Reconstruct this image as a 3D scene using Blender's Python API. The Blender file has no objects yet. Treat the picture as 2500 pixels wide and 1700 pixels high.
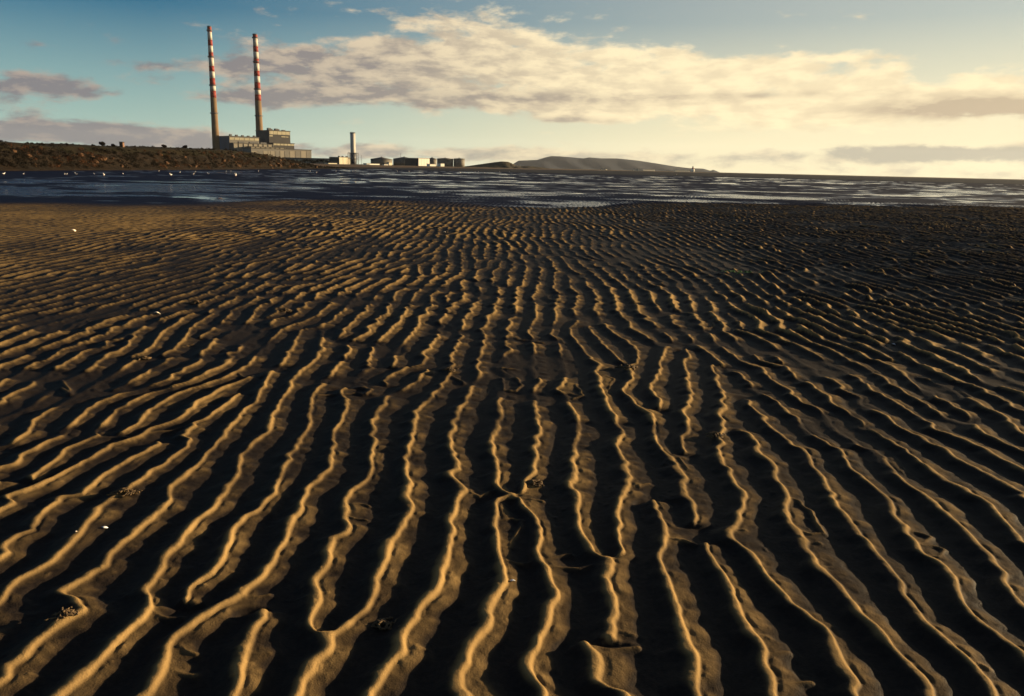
import bpy, bmesh, math, random
import numpy as np
from mathutils import Vector, Matrix

# ------------------------------------------------------------------ camera
FPX = 1944.0                       # focal length in pixels of the 2500 px wide photograph (28 mm lens)
EYE = 1.5
ROLL = math.radians(1.31)
PITCH = math.atan(440.5 / FPX)
scene = bpy.context.scene
COL = scene.collection
cF = Vector((0, math.cos(PITCH), -math.sin(PITCH)))
cU0 = Vector((0, math.sin(PITCH), math.cos(PITCH)))
cX = Vector((1, 0, 0))
cR = math.cos(ROLL) * cX + math.sin(ROLL) * cU0
cU = -math.sin(ROLL) * cX + math.cos(ROLL) * cU0
cam = bpy.data.cameras.new('camera')
cam.sensor_width = 36.0
cam.lens = 36.0 * FPX / 2500.0
cam.clip_start = 0.05
cam.clip_end = 60000
camo = bpy.data.objects.new('camera', cam)
COL.objects.link(camo)
m = Matrix((cR, cU, -cF)).transposed().to_4x4()
m.translation = (0, 0, EYE)
camo.matrix_world = m
scene.camera = camo
cam.dof.use_dof = False


def ray(px, py):
    return (cF + cR * ((px - 1250) / FPX) - cU * ((py - 850) / FPX)).normalized()


def az_el(px, py):
    d = ray(px, py)
    return math.degrees(math.atan2(d.x, d.y)), math.degrees(math.asin(d.z))


def on_ground(px, py, z=0.0):
    d = ray(px, py)
    t = (z - EYE) / d.z
    return Vector((d.x * t, d.y * t, z))


def at_range(px, py, rng):
    """the point seen there at a horizontal range of rng metres"""
    d = ray(px, py)
    t = rng / math.hypot(d.x, d.y)
    return Vector((d.x * t, d.y * t, EYE + d.z * t))


# ------------------------------------------------------------------ light
SUN_AZ, SUN_EL = 69.5, 7.7         # degrees; azimuth clockwise from the viewing direction (+Y)
sun = bpy.data.lights.new('sun', 'SUN')
sun.energy = 5.0
sun.angle = math.radians(0.5)
sun.color = (1.0, 0.74, 0.42)
suno = bpy.data.objects.new('sun', sun)
COL.objects.link(suno)
sa, se = math.radians(SUN_AZ), math.radians(SUN_EL)
sdir = Vector((math.sin(sa) * math.cos(se), math.cos(sa) * math.cos(se), math.sin(se)))
suno.rotation_euler = sdir.to_track_quat('Z', 'Y').to_euler()

scene.view_settings.view_transform = 'Standard'
scene.view_settings.look = 'None'
scene.view_settings.gamma = 1.0
scene.view_settings.use_curve_mapping = False
scene.view_settings.exposure = 1.5
SKY = 0.05

world = bpy.data.worlds.new('World')
scene.world = world
world.use_nodes = True
world.cycles.sampling_method = 'MANUAL'
world.cycles.sample_map_resolution = 512
WT = world.node_tree
WT.nodes.clear()


class V:
    """a scalar socket of the node tree with arithmetic"""
    tree = WT

    def __init__(self, s):
        self.s = s

    @staticmethod
    def op(kind, *a, clamp=False):
        n = V.tree.nodes.new('ShaderNodeMath')
        n.operation = kind
        n.use_clamp = clamp
        for i, v in enumerate(a):
            if isinstance(v, V):
                V.tree.links.new(v.s, n.inputs[i])
            else:
                n.inputs[i].default_value = v
        return V(n.outputs[0])

    def __add__(s, o): return V.op('ADD', s, o)
    def __radd__(s, o): return V.op('ADD', o, s)
    def __sub__(s, o): return V.op('SUBTRACT', s, o)
    def __rsub__(s, o): return V.op('SUBTRACT', o, s)
    def __mul__(s, o): return V.op('MULTIPLY', s, o)
    def __rmul__(s, o): return V.op('MULTIPLY', o, s)
    def __truediv__(s, o): return V.op('DIVIDE', s, o)


def smooth(a, b, x):
    n = V.tree.nodes.new('ShaderNodeMapRange')
    n.interpolation_type = 'SMOOTHSTEP'
    V.tree.links.new(x.s, n.inputs['Value'])
    n.inputs['From Min'].default_value = a
    n.inputs['From Max'].default_value = b
    return V(n.outputs['Result'])


def noise(vec, scale, detail=4.0, rough=0.55, dist=0.0):
    n = V.tree.nodes.new('ShaderNodeTexNoise')
    n.inputs['Scale'].default_value = scale
    n.inputs['Detail'].default_value = detail
    n.inputs['Roughness'].default_value = rough
    n.inputs['Distortion'].default_value = dist
    V.tree.links.new(vec, n.inputs['Vector'])
    return V(n.outputs['Fac'])


def combine(x, y, z):
    n = V.tree.nodes.new('ShaderNodeCombineXYZ')
    for i, v in enumerate((x, y, z)):
        if isinstance(v, V):
            V.tree.links.new(v.s, n.inputs[i])
        else:
            n.inputs[i].default_value = v
    return n.outputs[0]


def mixc(fac, a, b, mode='MIX'):
    n = V.tree.nodes.new('ShaderNodeMix')
    n.data_type = 'RGBA'
    n.blend_type = mode
    if isinstance(fac, V):
        V.tree.links.new(fac.s, n.inputs[0])
    else:
        n.inputs[0].default_value = fac
    for i, v in ((6, a), (7, b)):
        if isinstance(v, (tuple, list)):
            n.inputs[i].default_value = (*v[:3], 1)
        else:
            V.tree.links.new(v, n.inputs[i])
    return n.outputs[2]


def build_sky():
    N, L = WT.nodes, WT.links
    out = N.new('ShaderNodeOutputWorld')
    bg = N.new('ShaderNodeBackground')
    bg.inputs['Strength'].default_value = SKY
    L.new(bg.outputs[0], out.inputs[0])
    sky = N.new('ShaderNodeTexSky')
    sky.sky_type = 'NISHITA'
    sky.sun_disc = False
    sky.sun_elevation = se
    sky.sun_rotation = sa
    sky.altitude = 0
    sky.air_density = 1.0
    sky.dust_density = 0.2
    sky.ozone_density = 3.0
    tc = N.new('ShaderNodeTexCoord')
    sep = N.new('ShaderNodeSeparateXYZ')
    L.new(tc.outputs['Generated'], sep.inputs[0])
    x, y, z = (V(sep.outputs[i]) for i in range(3))
    az = V.op('ARCTAN2', x, y) * 57.29578
    el = V.op('ARCSINE', z) * 57.29578
    # how near the sun's azimuth (1 towards it, 0 away)
    cs = V.op('COSINE', (az - SUN_AZ) * (math.pi / 180)) * 0.5 + 0.5
    wv = combine(az * 0.035, el * 0.12, 0.0)
    warp = noise(wv, 1.6, 3.0)
    w = warp - 0.5
    # cloud masses: target px centre, half sizes, weight
    # (px, py, half width, half height, weight, shade)
    blobs = [(860, 165, 300, 78, 0.75, 0.35), (1190, 120, 260, 82, 0.80, 0.0), (1280, 215, 420, 66, 0.75, 0.05),
             (1600, 225, 420, 66, 0.90, 0.0), (2150, 250, 520, 52, 1.10, -0.1), (600, 165, 190, 40, 0.52, 0.4),
             (1560, 150, 230, 34, 0.50, 0.0), (1880, 165, 170, 22, 0.50, 0.0), (2050, 141, 90, 12, 0.42, 0.0),
             (90, 205, 260, 36, 0.75, 0.7), (60, 110, 170, 14, 0.40, 0.7), (250, 150, 140, 10, 0.25, 0.7), (640, 235, 200, 24, 0.50, 0.4),
             (0, 315, 420, 42, 1.10, 0.75), (430, 340, 330, 24, 0.80, 0.5), (900, 372, 400, 22, 0.70, 0.3),
             (1250, 380, 400, 20, 0.60, 0.2), (2360, 371, 380, 20, 1.15, 1.5), (1900, 388, 400, 16, 0.60, 0.4),
             (2380, 425, 420, 16, 0.60, 0.5), (1390, 293, 110, 9, 0.50, 0.5), (1640, 405, 400, 14, 0.5, 0.2),
             (2420, 266, 270, 22, 0.40, 1.7), (1300, 240, 420, 13, 0.15, 0.5), (1900, 232, 300, 8, 0.1, 0.45), (1000, 262, 300, 14, 0.15, 0.35)]
    D = S = None
    for (px, py, rx, ry, wt, sh) in blobs:
        a0, e0 = az_el(px, py)
        k = math.cos(math.radians(a0))
        ra = math.degrees(rx / FPX) * k * k
        re = math.degrees(ry / FPX) * k
        u = (az + w * 4.0 - a0) * (1 / ra)
        v = (el + w * 1.1 - e0) * (1 / re)
        g = V.op('EXPONENT', (u * u + v * v) * -1.0)
        D = g * wt if D is None else D + g * wt
        if sh:
            S = g * sh if S is None else S + g * sh
    inside = V.op('EXPONENT', (az * az) * (-1 / 55.0 ** 2)) * smooth(26, 15, el)
    cov = V.op('MINIMUM', D, 1.1) - 0.10 + (1 - inside) * 0.36
    fb = noise(combine(az * 0.105 + w * 0.4, el * 0.30 + w * 0.4, 3.0), 2.6, 9.0, 0.62)
    fb2 = noise(combine(az * 0.13 + w * 0.5, (el + 0.35) * 0.42 + w * 0.5, 3.0), 3.4, 6.0, 0.60)
    dens = cov + (fb - 0.5) * 2.7
    alpha = smooth(0.24, 0.82, dens) * smooth(-0.5, 0.3, el)
    sunny = smooth(0.48, 0.78, cs)
    body = smooth(0.36, 0.66, fb2) * (0.95 - sunny * 0.50)
    shade = V.op('MINIMUM', V.op('MAXIMUM', body * 0.8 + S * (0.5 + fb2), 0.0), 1.0)
    lit = mixc(smooth(0.42, 0.74, cs), (0.60, 0.46, 0.35), (1.12, 0.93, 0.58))
    shd = mixc(smooth(0.42, 0.98, cs), (0.225, 0.205, 0.222), (0.60, 0.47, 0.31))
    shd = mixc(smooth(4.0, 1.5, el) * sunny * 0.7, shd, (0.38, 0.39, 0.33))
    cl = mixc(shade, lit, shd)
    # thin high haze, lit cream towards the sun and paler towards the horizon
    veil = V.op('MINIMUM', V.op('MAXIMUM', (cs - 0.475) * 1.22, 0.0) * smooth(34, 4, el) + V.op('MAXIMUM', 9.5 - el, 0.0) * 0.07, 0.9, )
    veilc = mixc(smooth(0.42, 0.80, cs), (0.62, 0.80, 0.72), (1.04, 0.90, 0.58))
    k = 1.0 / (SKY * 2 ** scene.view_settings.exposure)
    clk = N.new('ShaderNodeVectorMath')
    clk.operation = 'SCALE'
    L.new(cl, clk.inputs[0])
    clk.inputs['Scale'].default_value = k
    vk = N.new('ShaderNodeVectorMath')
    vk.operation = 'SCALE'
    L.new(veilc, vk.inputs[0])
    vk.inputs['Scale'].default_value = k
    tint = mixc(1.0, sky.outputs[0], (0.235, 0.575, 0.69), 'MULTIPLY')
    col = mixc(veil, tint, vk.outputs[0])
    col = mixc(alpha * 0.92, col, clk.outputs[0])
    L.new(col, bg.inputs['Color'])


build_sky()


# ------------------------------------------------------------------ helpers
def tag(o, label=None, cat=None, group=None, kind=None):
    for k, v in (('label', label), ('category', cat), ('group', group), ('kind', kind)):
        if v:
            o[k] = v
    return o


def link(name, me, mat=None, parent=None):
    o = bpy.data.objects.new(name, me)
    COL.objects.link(o)
    if mat is not None and me is not None and not me.materials:
        me.materials.append(mat)
    if parent is not None:
        o.parent = parent
    return o


def empty(name, loc=(0, 0, 0), rz=0.0):
    o = bpy.data.objects.new(name, None)
    COL.objects.link(o)
    o.location = loc
    o.rotation_euler = (0, 0, rz)
    o.empty_display_size = 0.1
    return o


def mesh(name, verts, faces, smooth_=False):
    me = bpy.data.meshes.new(name)
    me.from_pydata([tuple(v) for v in verts], [], faces)
    if smooth_:
        me.polygons.foreach_set('use_smooth', [True] * len(me.polygons))
    me.update()
    return me


def box_data(x0, x1, y0, y1, z0, z1):
    v = [(x0, y0, z0), (x1, y0, z0), (x1, y1, z0), (x0, y1, z0), (x0, y0, z1), (x1, y0, z1), (x1, y1, z1), (x0, y1, z1)]
    f = [(0, 3, 2, 1), (4, 5, 6, 7), (0, 1, 5, 4), (1, 2, 6, 5), (2, 3, 7, 6), (3, 0, 4, 7)]
    return v, f


def box(name, b, mat, parent, bev=0.0):
    v, f = box_data(*b)
    me = mesh(name, v, f)
    if bev:
        bm = bmesh.new(); bm.from_mesh(me)
        bmesh.ops.bevel(bm, geom=bm.edges[:], offset=bev, segments=1, affect='EDGES')
        bm.to_mesh(me); bm.free()
    return link(name, me, mat, parent)


def lathe(name, prof, mat, parent, seg=32, caps=True):
    v, f = [], []
    for (r, z) in prof:
        for i in range(seg):
            a = 2 * math.pi * i / seg
            v.append((r * math.cos(a), r * math.sin(a), z))
    for j in range(len(prof) - 1):
        for i in range(seg):
            k = (i + 1) % seg
            f.append((j * seg + i, j * seg + k, (j + 1) * seg + k, (j + 1) * seg + i))
    if caps:
        f.append(tuple(range(seg - 1, -1, -1)))
        f.append(tuple(range((len(prof) - 1) * seg, len(prof) * seg)))
    me = mesh(name, v, f)
    for p in me.polygons:
        p.use_smooth = len(p.vertices) == 4
    return link(name, me, mat, parent)


def tubes(paths, seg=6):
    """list of (points, radii) -> verts, faces"""
    V_, F_ = [], []
    for pts, rad in paths:
        base = len(V_)
        n = len(pts)
        for i, p in enumerate(pts):
            p = Vector(p)
            t = (Vector(pts[min(i + 1, n - 1)]) - Vector(pts[max(i - 1, 0)])).normalized()
            a = t.orthogonal().normalized()
            b = t.cross(a)
            r = rad[i] if isinstance(rad, (list, tuple)) else rad
            for k in range(seg):
                an = 2 * math.pi * k / seg
                V_.append(p + (a * math.cos(an) + b * math.sin(an)) * r)
        for i in range(n - 1):
            for k in range(seg):
                k2 = (k + 1) % seg
                F_.append((base + i * seg + k, base + i * seg + k2, base + (i + 1) * seg + k2, base + (i + 1) * seg + k))
        F_.append(tuple(base + k for k in range(seg - 1, -1, -1)))
        F_.append(tuple(base + (n - 1) * seg + k for k in range(seg)))
    return V_, F_


def material(name, base, rough=0.8, var=0.25, scale=1.0, spec=0.3, bump=0.0, bscale=None, base2=None, detail=5.0, coord='Object'):
    """plain procedural surface: base colour mottled towards base2 by noise, optional fine relief"""
    mt = bpy.data.materials.new(name)
    mt.use_nodes = True
    t = mt.node_tree
    V.tree = t
    b = t.nodes['Principled BSDF']
    b.inputs['Roughness'].default_value = rough
    b.inputs['Specular IOR Level'].default_value = spec
    tc = t.nodes.new('ShaderNodeTexCoord')
    nz_ = noise(tc.outputs[coord], scale, detail)
    c2 = base2 or tuple(c * (1 - var) for c in base)
    t.links.new(mixc(smooth(0.3, 0.7, nz_), base, c2), b.inputs['Base Color'])
    if bump:
        bp = t.nodes.new('ShaderNodeBump')
        bp.inputs['Strength'].default_value = 1.0
        bp.inputs['Distance'].default_value = bump
        t.links.new(noise(tc.outputs[coord], bscale or scale * 4, 5.0).s, bp.inputs['Height'])
        t.links.new(bp.outputs[0], b.inputs['Normal'])
    return mt


# ------------------------------------------------------------------ numpy noise
class Tile:
    def __init__(self, seed, n=256):
        r = np.random.RandomState(seed)
        self.t = r.rand(n, n).astype(np.float32) * 2 - 1
        self.n = n

    def __call__(self, x, y):
        n = self.n
        xi = np.floor(x); yi = np.floor(y)
        fx = (x - xi); fy = (y - yi)
        fx = fx * fx * (3 - 2 * fx); fy = fy * fy * (3 - 2 * fy)
        i = xi.astype(np.int64) % n; j = yi.astype(np.int64) % n
        i1 = (i + 1) % n; j1 = (j + 1) % n
        t = self.t
        return ((t[i, j] * (1 - fx) + t[i1, j] * fx) * (1 - fy) + (t[i, j1] * (1 - fx) + t[i1, j1] * fx) * fy)


TN = [Tile(s) for s in range(12)]


def fbm(k, x, y, octs=3, gain=0.5):
    s = 0; a = 1.0
    for o in range(octs):
        s = s + a * TN[(k + o) % 12](x * 2 ** o + 17.3 * k, y * 2 ** o + 9.1 * k)
        a *= gain
    return s


def sstep(a, b, x):
    t = np.clip((x - a) / (b - a), 0, 1)
    return t * t * (3 - 2 * t)


# ------------------------------------------------------------------ the rippled sand
WATER_Z = -0.040                   # level of the shallow water far out
LAM = 0.215                        # ripple wavelength, metres
K0 = 2 * math.pi / LAM
RIPPLE_CRESTS = [[[-0.455,6.028],[-0.443,5.601],[-0.546,4.952],[-0.603,4.677],[-0.553,4.385],[-0.537,4.101],[-0.53,3.849],[-0.518,3.66],[-0.524,3.725],[-0.455,3.436],[-0.433,3.297],[-0.446,3.105],[-0.466,2.974],[-0.476,2.764],[-0.48,2.646],[-0.476,2.495],[-0.479,2.435],[-0.528,2.347],[-0.563,2.249],[-0.578,2.158],[-0.584,2.022]],
[[-0.251,5.462],[-0.288,5.07],[-0.338,4.504],[-0.333,4.23],[-0.298,3.987],[-0.243,3.732],[-0.296,3.739],[-0.24,3.619],[-0.188,3.507],[-0.211,3.414],[-0.246,3.291],[-0.248,3.101],[-0.239,2.957],[-0.238,2.8],[-0.244,2.6],[-0.283,2.493],[-0.304,2.394],[-0.341,2.283],[-0.352,2.19],[-0.361,2.037]],
[[0.01,8.666],[0.026,8.072],[-0.052,7.337],[0.015,6.967],[-0.026,6.566],[-0.027,6.068],[-0.084,5.884],[-0.002,5.64],[-0.011,5.464],[-0.048,5.26],[-0.07,4.927],[-0.087,4.496],[-0.087,4.177],[-0.063,3.819],[-0.067,3.774],[-0.035,3.553],[-0.007,3.443],[-0.056,3.335],[-0.065,3.156],[-0.05,2.966],[-0.025,2.835],[-0.011,2.69],[-0.021,2.599],[-0.067,2.452],[-0.088,2.329],[-0.113,2.215],[-0.131,2.045]],
[[0.244,8.697],[0.239,7.867],[0.138,7.229],[0.191,6.926],[0.172,6.327],[0.184,6.089],[0.148,5.949],[0.211,5.502],[0.154,5.207],[0.167,4.945],[0.151,4.649],[0.168,4.217],[0.134,3.931],[0.108,3.734],[0.113,3.764],[0.082,3.579],[0.058,3.341],[0.119,3.197],[0.135,3.046],[0.118,2.867],[0.11,2.816],[0.14,2.792],[0.149,2.709],[0.174,2.619],[0.165,2.533],[0.139,2.431],[0.119,2.328],[0.101,2.224],[0.075,2.135],[0.092,2.053]],
[[0.449,8.724],[0.439,7.891],[0.362,7.254],[0.406,6.833],[0.392,6.451],[0.421,5.802],[0.381,5.479],[0.321,5.291],[0.388,5.124],[0.386,4.81],[0.398,4.504],[0.389,4.279],[0.357,4.05],[0.32,3.747],[0.321,3.776],[0.29,3.611],[0.302,3.407],[0.301,3.238],[0.311,3.099],[0.331,2.958],[0.358,2.84]],
[[0.654,8.752],[0.657,7.768],[0.54,7.473],[0.54,7.085],[0.594,6.629],[0.622,6.273],[0.69,6.045],[0.619,5.655],[0.615,5.315],[0.63,5.178],[0.62,4.919],[0.638,4.685],[0.629,4.344],[0.59,4.131],[0.605,3.92],[0.594,3.815],[0.611,3.71],[0.523,3.455],[0.478,3.264],[0.469,3.034],[0.461,2.923],[0.403,2.805],[0.369,2.661],[0.374,2.552],[0.353,2.469],[0.35,2.392]],
[[0.241,2.288],[0.279,2.206],[0.272,2.134],[0.251,2.059]],
[[0.723,7.562],[0.768,7.049],[0.819,6.599],[0.859,6.248],[0.886,6.109]],
[[0.861,8.78],[0.892,7.87],[0.951,7.192],[1.066,6.733],[1.032,6.265],[0.934,5.978],[0.865,5.559],[0.769,5.293],[0.808,4.964],[0.875,4.759],[0.883,4.647],[0.843,4.51],[0.821,4.238],[0.836,4.017]],
[[0.868,3.829],[0.866,3.703],[0.834,3.582],[0.844,3.418],[0.839,3.281],[0.801,3.184]],
[[0.704,3.394],[0.659,3.34],[0.671,3.059],[0.594,2.902],[0.593,2.788],[0.598,2.681],[0.583,2.571],[0.576,2.448],[0.566,2.318],[0.57,2.216],[0.558,2.069]],
[[1.158,8.055],[1.143,7.542],[1.238,7.039],[1.365,6.764],[1.236,6.382],[1.169,6.136],[1.16,5.955],[0.997,5.494],[0.972,5.172],[0.981,5.009],[0.95,4.883]],
[[1.367,8.004],[1.425,7.439],[1.448,7.002]],
[[1.393,6.299],[1.348,5.972],[1.271,5.555],[1.226,5.159],[1.078,4.804],[1.09,4.607],[0.985,4.344],[0.944,4.067]],
[[1.139,4.175],[1.113,3.933],[1.124,3.698],[1.106,3.504],[0.992,3.209],[0.944,3.115],[0.961,2.973],[0.973,2.818],[0.989,2.676],[1.017,2.568],[1.047,2.477],[1.064,2.364],[1.065,2.26],[1.057,2.087]],
[[0.824,3.022],[0.795,2.952],[0.802,2.847],[0.82,2.726],[0.811,2.58],[0.806,2.458],[0.806,2.345],[0.822,2.259],[0.782,2.176],[0.786,2.077]],
[[1.371,4.19],[1.374,3.973],[1.346,3.752],[1.324,3.498],[1.246,3.32],[1.229,3.175],[1.205,2.972],[1.193,2.815],[1.207,2.709],[1.232,2.609],[1.232,2.475],[1.244,2.39],[1.247,2.283],[1.255,2.193],[1.254,2.094]],
[[1.615,4.206],[1.597,3.964],[1.582,3.766],[1.528,3.584],[1.51,3.402],[1.5,3.236],[1.484,3.098],[1.489,2.945],[1.47,2.791],[1.452,2.652],[1.443,2.514],[1.433,2.407],[1.444,2.308],[1.449,2.224],[1.447,2.1]],
[[1.851,4.222],[1.788,4.022],[1.772,3.841],[1.781,3.657],[1.781,3.487],[1.715,3.295],[1.697,3.153],[1.687,3.037],[1.679,2.941],[1.708,2.852],[1.693,2.765],[1.649,2.66],[1.636,2.552],[1.63,2.453],[1.64,2.387],[1.659,2.274]],
[[2.051,4.235],[2.008,3.966],[1.972,3.748],[1.978,3.553],[1.978,3.393],[1.967,3.213],[1.964,3.05],[1.958,2.927],[1.934,2.825],[1.876,2.738],[1.85,2.636],[1.844,2.561]],
[[2.207,4.245],[2.181,3.977],[2.18,3.781],[2.211,3.662],[2.235,3.512],[2.214,3.338],[2.173,3.177],[2.154,3.059]],
[[2.429,4.26],[2.411,4.061],[2.45,3.904],[2.474,3.737],[2.492,3.601]],
[[2.661,4.275],[2.66,4.077],[2.676,3.896]],
[[-1.924,7.053],[-1.827,6.535],[-1.764,6.03],[-1.733,5.592],[-1.712,5.374],[-1.668,5.058],[-1.631,4.843],[-1.621,4.549],[-1.596,4.315],[-1.582,4.102],[-1.568,3.861],[-1.555,3.645],[-1.566,3.449],[-1.506,3.308],[-1.504,3.128],[-1.509,2.979],[-1.519,2.842],[-1.512,2.766]],
[[-1.753,7.369],[-1.664,6.808],[-1.59,6.439],[-1.521,5.899],[-1.541,5.609],[-1.538,5.347],[-1.473,5.036],[-1.454,4.755],[-1.417,4.503],[-1.367,4.275],[-1.372,4.04],[-1.384,3.896],[-1.328,3.659],[-1.298,3.465],[-1.291,3.303],[-1.298,3.155],[-1.305,3.018],[-1.306,2.879],[-1.323,2.775],[-1.294,2.656],[-1.258,2.535],[-1.213,2.425],[-1.212,2.33],[-1.221,2.241],[-1.236,2.126],[-1.248,2.006]],
[[-1.202,5.879],[-1.285,5.871],[-1.308,5.452],[-1.299,5.05],[-1.258,4.804],[-1.172,4.461],[-1.141,4.132],[-1.143,3.888],[-1.123,3.651],[-1.079,3.422],[-1.095,3.263],[-1.118,3.102],[-1.111,2.929],[-1.098,2.773],[-1.093,2.677],[-1.112,2.563],[-1.098,2.459]],
[[-0.695,5.915],[-0.84,5.646],[-0.95,5.22],[-1.125,5.383],[-1.122,5.103],[-1.008,4.756],[-0.982,4.535],[-1.002,4.329],[-0.932,3.972],[-0.908,3.727],[-0.939,3.504],[-0.925,3.256],[-0.903,3.098],[-0.888,2.926],[-0.899,2.795],[-0.903,2.651],[-0.917,2.519],[-0.979,2.445],[-1.023,2.365],[-1.045,2.265],[-1.02,2.157],[-1.025,2.08],[-1.028,2.014]],
[[-0.602,5.75],[-0.698,5.349],[-0.809,4.995],[-0.815,4.807],[-0.822,4.496],[-0.75,4.178],[-0.709,3.898],[-0.689,3.633],[-0.727,3.439],[-0.73,3.248],[-0.678,3.064]],
[[-0.731,2.99],[-0.687,2.909],[-0.692,2.767],[-0.705,2.625],[-0.656,2.499],[-0.654,2.38],[-0.618,2.299],[-0.566,2.253]],
[[-2.111,7.104],[-2.032,6.335],[-1.983,5.757],[-1.996,5.392],[-2.16,4.98],[-2.186,4.731],[-2.168,4.477],[-2.138,4.333],[-2.144,4.194],[-2.267,4.107],[-2.303,3.907],[-2.268,3.685],[-2.246,3.504]],
[[-1.836,5.449],[-1.929,5.113],[-1.969,4.782],[-1.938,4.556],[-1.968,4.403],[-2.043,4.283],[-2.032,4.123],[-2.114,3.991],[-2.122,3.781],[-2.144,3.589],[-2.167,3.433],[-2.257,3.285]],
[[-1.778,5.011],[-1.779,4.696],[-1.791,4.445],[-1.856,4.353]],
[[-1.753,4.142],[-1.71,3.969],[-1.729,3.762],[-1.746,3.554],[-1.743,3.421],[-1.772,3.345],[-1.788,3.209],[-1.764,3.084],[-1.72,2.94],[-1.7,2.833],[-1.709,2.72],[-1.741,2.624],[-1.732,2.525],[-1.718,2.433]],
[[-1.865,4.057],[-1.903,3.863],[-1.931,3.685],[-1.947,3.503],[-1.933,3.338]],
[[-2.243,7.017],[-2.247,6.553],[-2.171,6.097],[-2.139,5.694],[-2.179,5.462]],
[[-2.372,5.358],[-2.422,5.149],[-2.509,4.952],[-2.563,4.736],[-2.526,4.481],[-2.482,4.28],[-2.436,4.147],[-2.466,4.017],[-2.47,3.826],[-2.426,3.675]],
[[-2.799,5.778],[-2.794,5.451],[-2.8,5.117],[-2.785,4.893],[-2.765,4.588],[-2.728,4.348],[-2.645,4.133],[-2.632,3.957]],
[[-2.974,7.795],[-2.941,7.154],[-2.759,6.561],[-2.706,6.209]],
[[-3.145,7.439],[-3.072,6.786],[-2.9,6.304],[-2.889,6.026],[-2.81,5.777]],
[[-2.915,9.369],[-2.833,8.375],[-2.868,7.988],[-2.716,7.256],[-2.678,6.697]],
[[-2.412,9.321],[-2.618,9.052],[-2.676,8.2],[-2.499,7.358],[-2.463,6.787]],
[[-2.389,4.682],[-2.349,4.464],[-2.317,4.292],[-2.271,4.132]],
[[-3.049,5.341],[-2.972,5.064],[-2.912,4.675],[-2.955,4.389]],
[[-3.298,5.587],[-3.184,5.085],[-3.186,4.755]],
[[-1.505,2.635],[-1.526,2.556],[-1.562,2.491]],
[[-1.45,2.367],[-1.461,2.293],[-1.475,2.189],[-1.484,2.063]],
[[-0.79,2.394],[-0.822,2.327],[-0.817,2.248],[-0.799,2.15],[-0.772,2.016]],
[[-1.897,3.003],[-1.964,2.942],[-1.955,2.808]],
[[1.863,7.451],[1.828,7.191],[1.839,6.726],[1.846,6.22]],
[[1.627,6.872],[1.663,6.497],[1.677,6.089]],
[[1.996,7.499],[2.028,6.972],[2.012,6.284],[2.089,6.127]],
[[2.135,7.617],[2.25,7.299],[2.312,6.83],[2.353,6.514],[2.366,6.153]],
[[2.614,8.35],[2.637,8.038],[2.617,7.536],[2.675,7.159]],
[[2.75,6.875],[2.79,6.661],[2.766,6.308]],
[[3.275,8.774],[3.243,8.188],[3.23,7.605],[3.315,7.353],[3.298,6.876],[3.296,6.455],[3.295,6.24]],
[[3.419,8.533],[3.44,7.983],[3.447,7.63],[3.436,7.18]],
[[3.151,7.09],[3.131,6.749],[3.15,6.392]],
[[3.328,7.229],[3.324,6.823],[3.347,6.561]],
[[3.889,7.748],[3.825,7.283],[3.777,6.814],[3.821,6.556],[3.799,6.287]],
[[4.322,7.593],[4.348,7.277],[4.355,7.041],[4.362,6.66]]]         # crest lines of the nearest ripples, ground metres


def gauss_blur(a, s, axis):
    n = a.shape[axis]
    fr = np.fft.fftfreq(n)
    g = np.exp(-2 * (math.pi * fr * s) ** 2)
    sh = [1, 1]; sh[axis] = n
    return np.fft.ifft(np.fft.fft(a, axis=axis) * g.reshape(sh), axis=axis)


def near_phase():
    x0, x1, dx = -5.0, 6.2, 0.012
    y0, y1, dy = 1.0, 9.9, 0.012
    xs = np.arange(x0, x1, dx); ys = np.arange(y0, y1, dy)
    B = np.zeros((len(ys), len(xs)), complex)
    W = np.zeros((len(ys), len(xs)))
    segs = []
    for r in RIPPLE_CRESTS:
        segs.append([(a, b) for a, b in zip(r[:-1], r[1:])])
    car = np.exp(-1j * K0 * xs)
    for j, y in enumerate(ys):
        yy = max(y, 2.03)
        cr = []
        for sg in segs:
            c = [a[0] + (b[0] - a[0]) * (yy - a[1]) / (b[1] - a[1]) for a, b in sg if (a[1] - yy) * (b[1] - yy) <= 0 and a[1] != b[1]]
            if c:
                cr.append(sum(c) / len(c))
        cr.sort()
        k = 0
        while k < len(cr) - 1:
            if cr[k + 1] - cr[k] < 0.40 * LAM:
                cr[k] = 0.5 * (cr[k] + cr[k + 1]); del cr[k + 1]
            else:
                k += 1
        if len(cr) < 2:
            continue
        px, ph, gw = [cr[0]], [0.0], []
        for a, b in zip(cr[:-1], cr[1:]):
            c = max(1, round((b - a) / LAM))
            px.append(b); ph.append(ph[-1] + c); gw.append(1.0 if c <= 2 else 0.12)
        n = np.interp(xs, px, ph)
        n = np.where(xs < px[0], ph[0] + (xs - px[0]) / LAM, n)
        n = np.where(xs > px[-1], ph[-1] + (xs - px[-1]) / LAM, n)
        B[j] = np.exp(2j * math.pi * n) * car
        idx = np.clip(np.searchsorted(px, xs) - 1, 0, len(gw) - 1)
        w = np.array(gw)[idx]
        w = w * (1 - sstep(0.05, 0.45, px[0] - xs)) * (1 - sstep(0.05, 0.45, xs - px[-1]))
        W[j] = np.maximum(w, 0.0) * (1 - sstep(8.1, 9.2, y))
    BW = gauss_blur(gauss_blur(B * W, 1.5, 0), 0.8, 1)
    Wb = gauss_blur(gauss_blur(W, 5.0, 0), 5.0, 1).real
    Bn = BW / np.maximum(gauss_blur(gauss_blur(W, 1.5, 0), 0.8, 1).real, 1e-3)
    return (x0, dx, y0, dy), Bn, np.clip(Wb, 0, 1)


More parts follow.
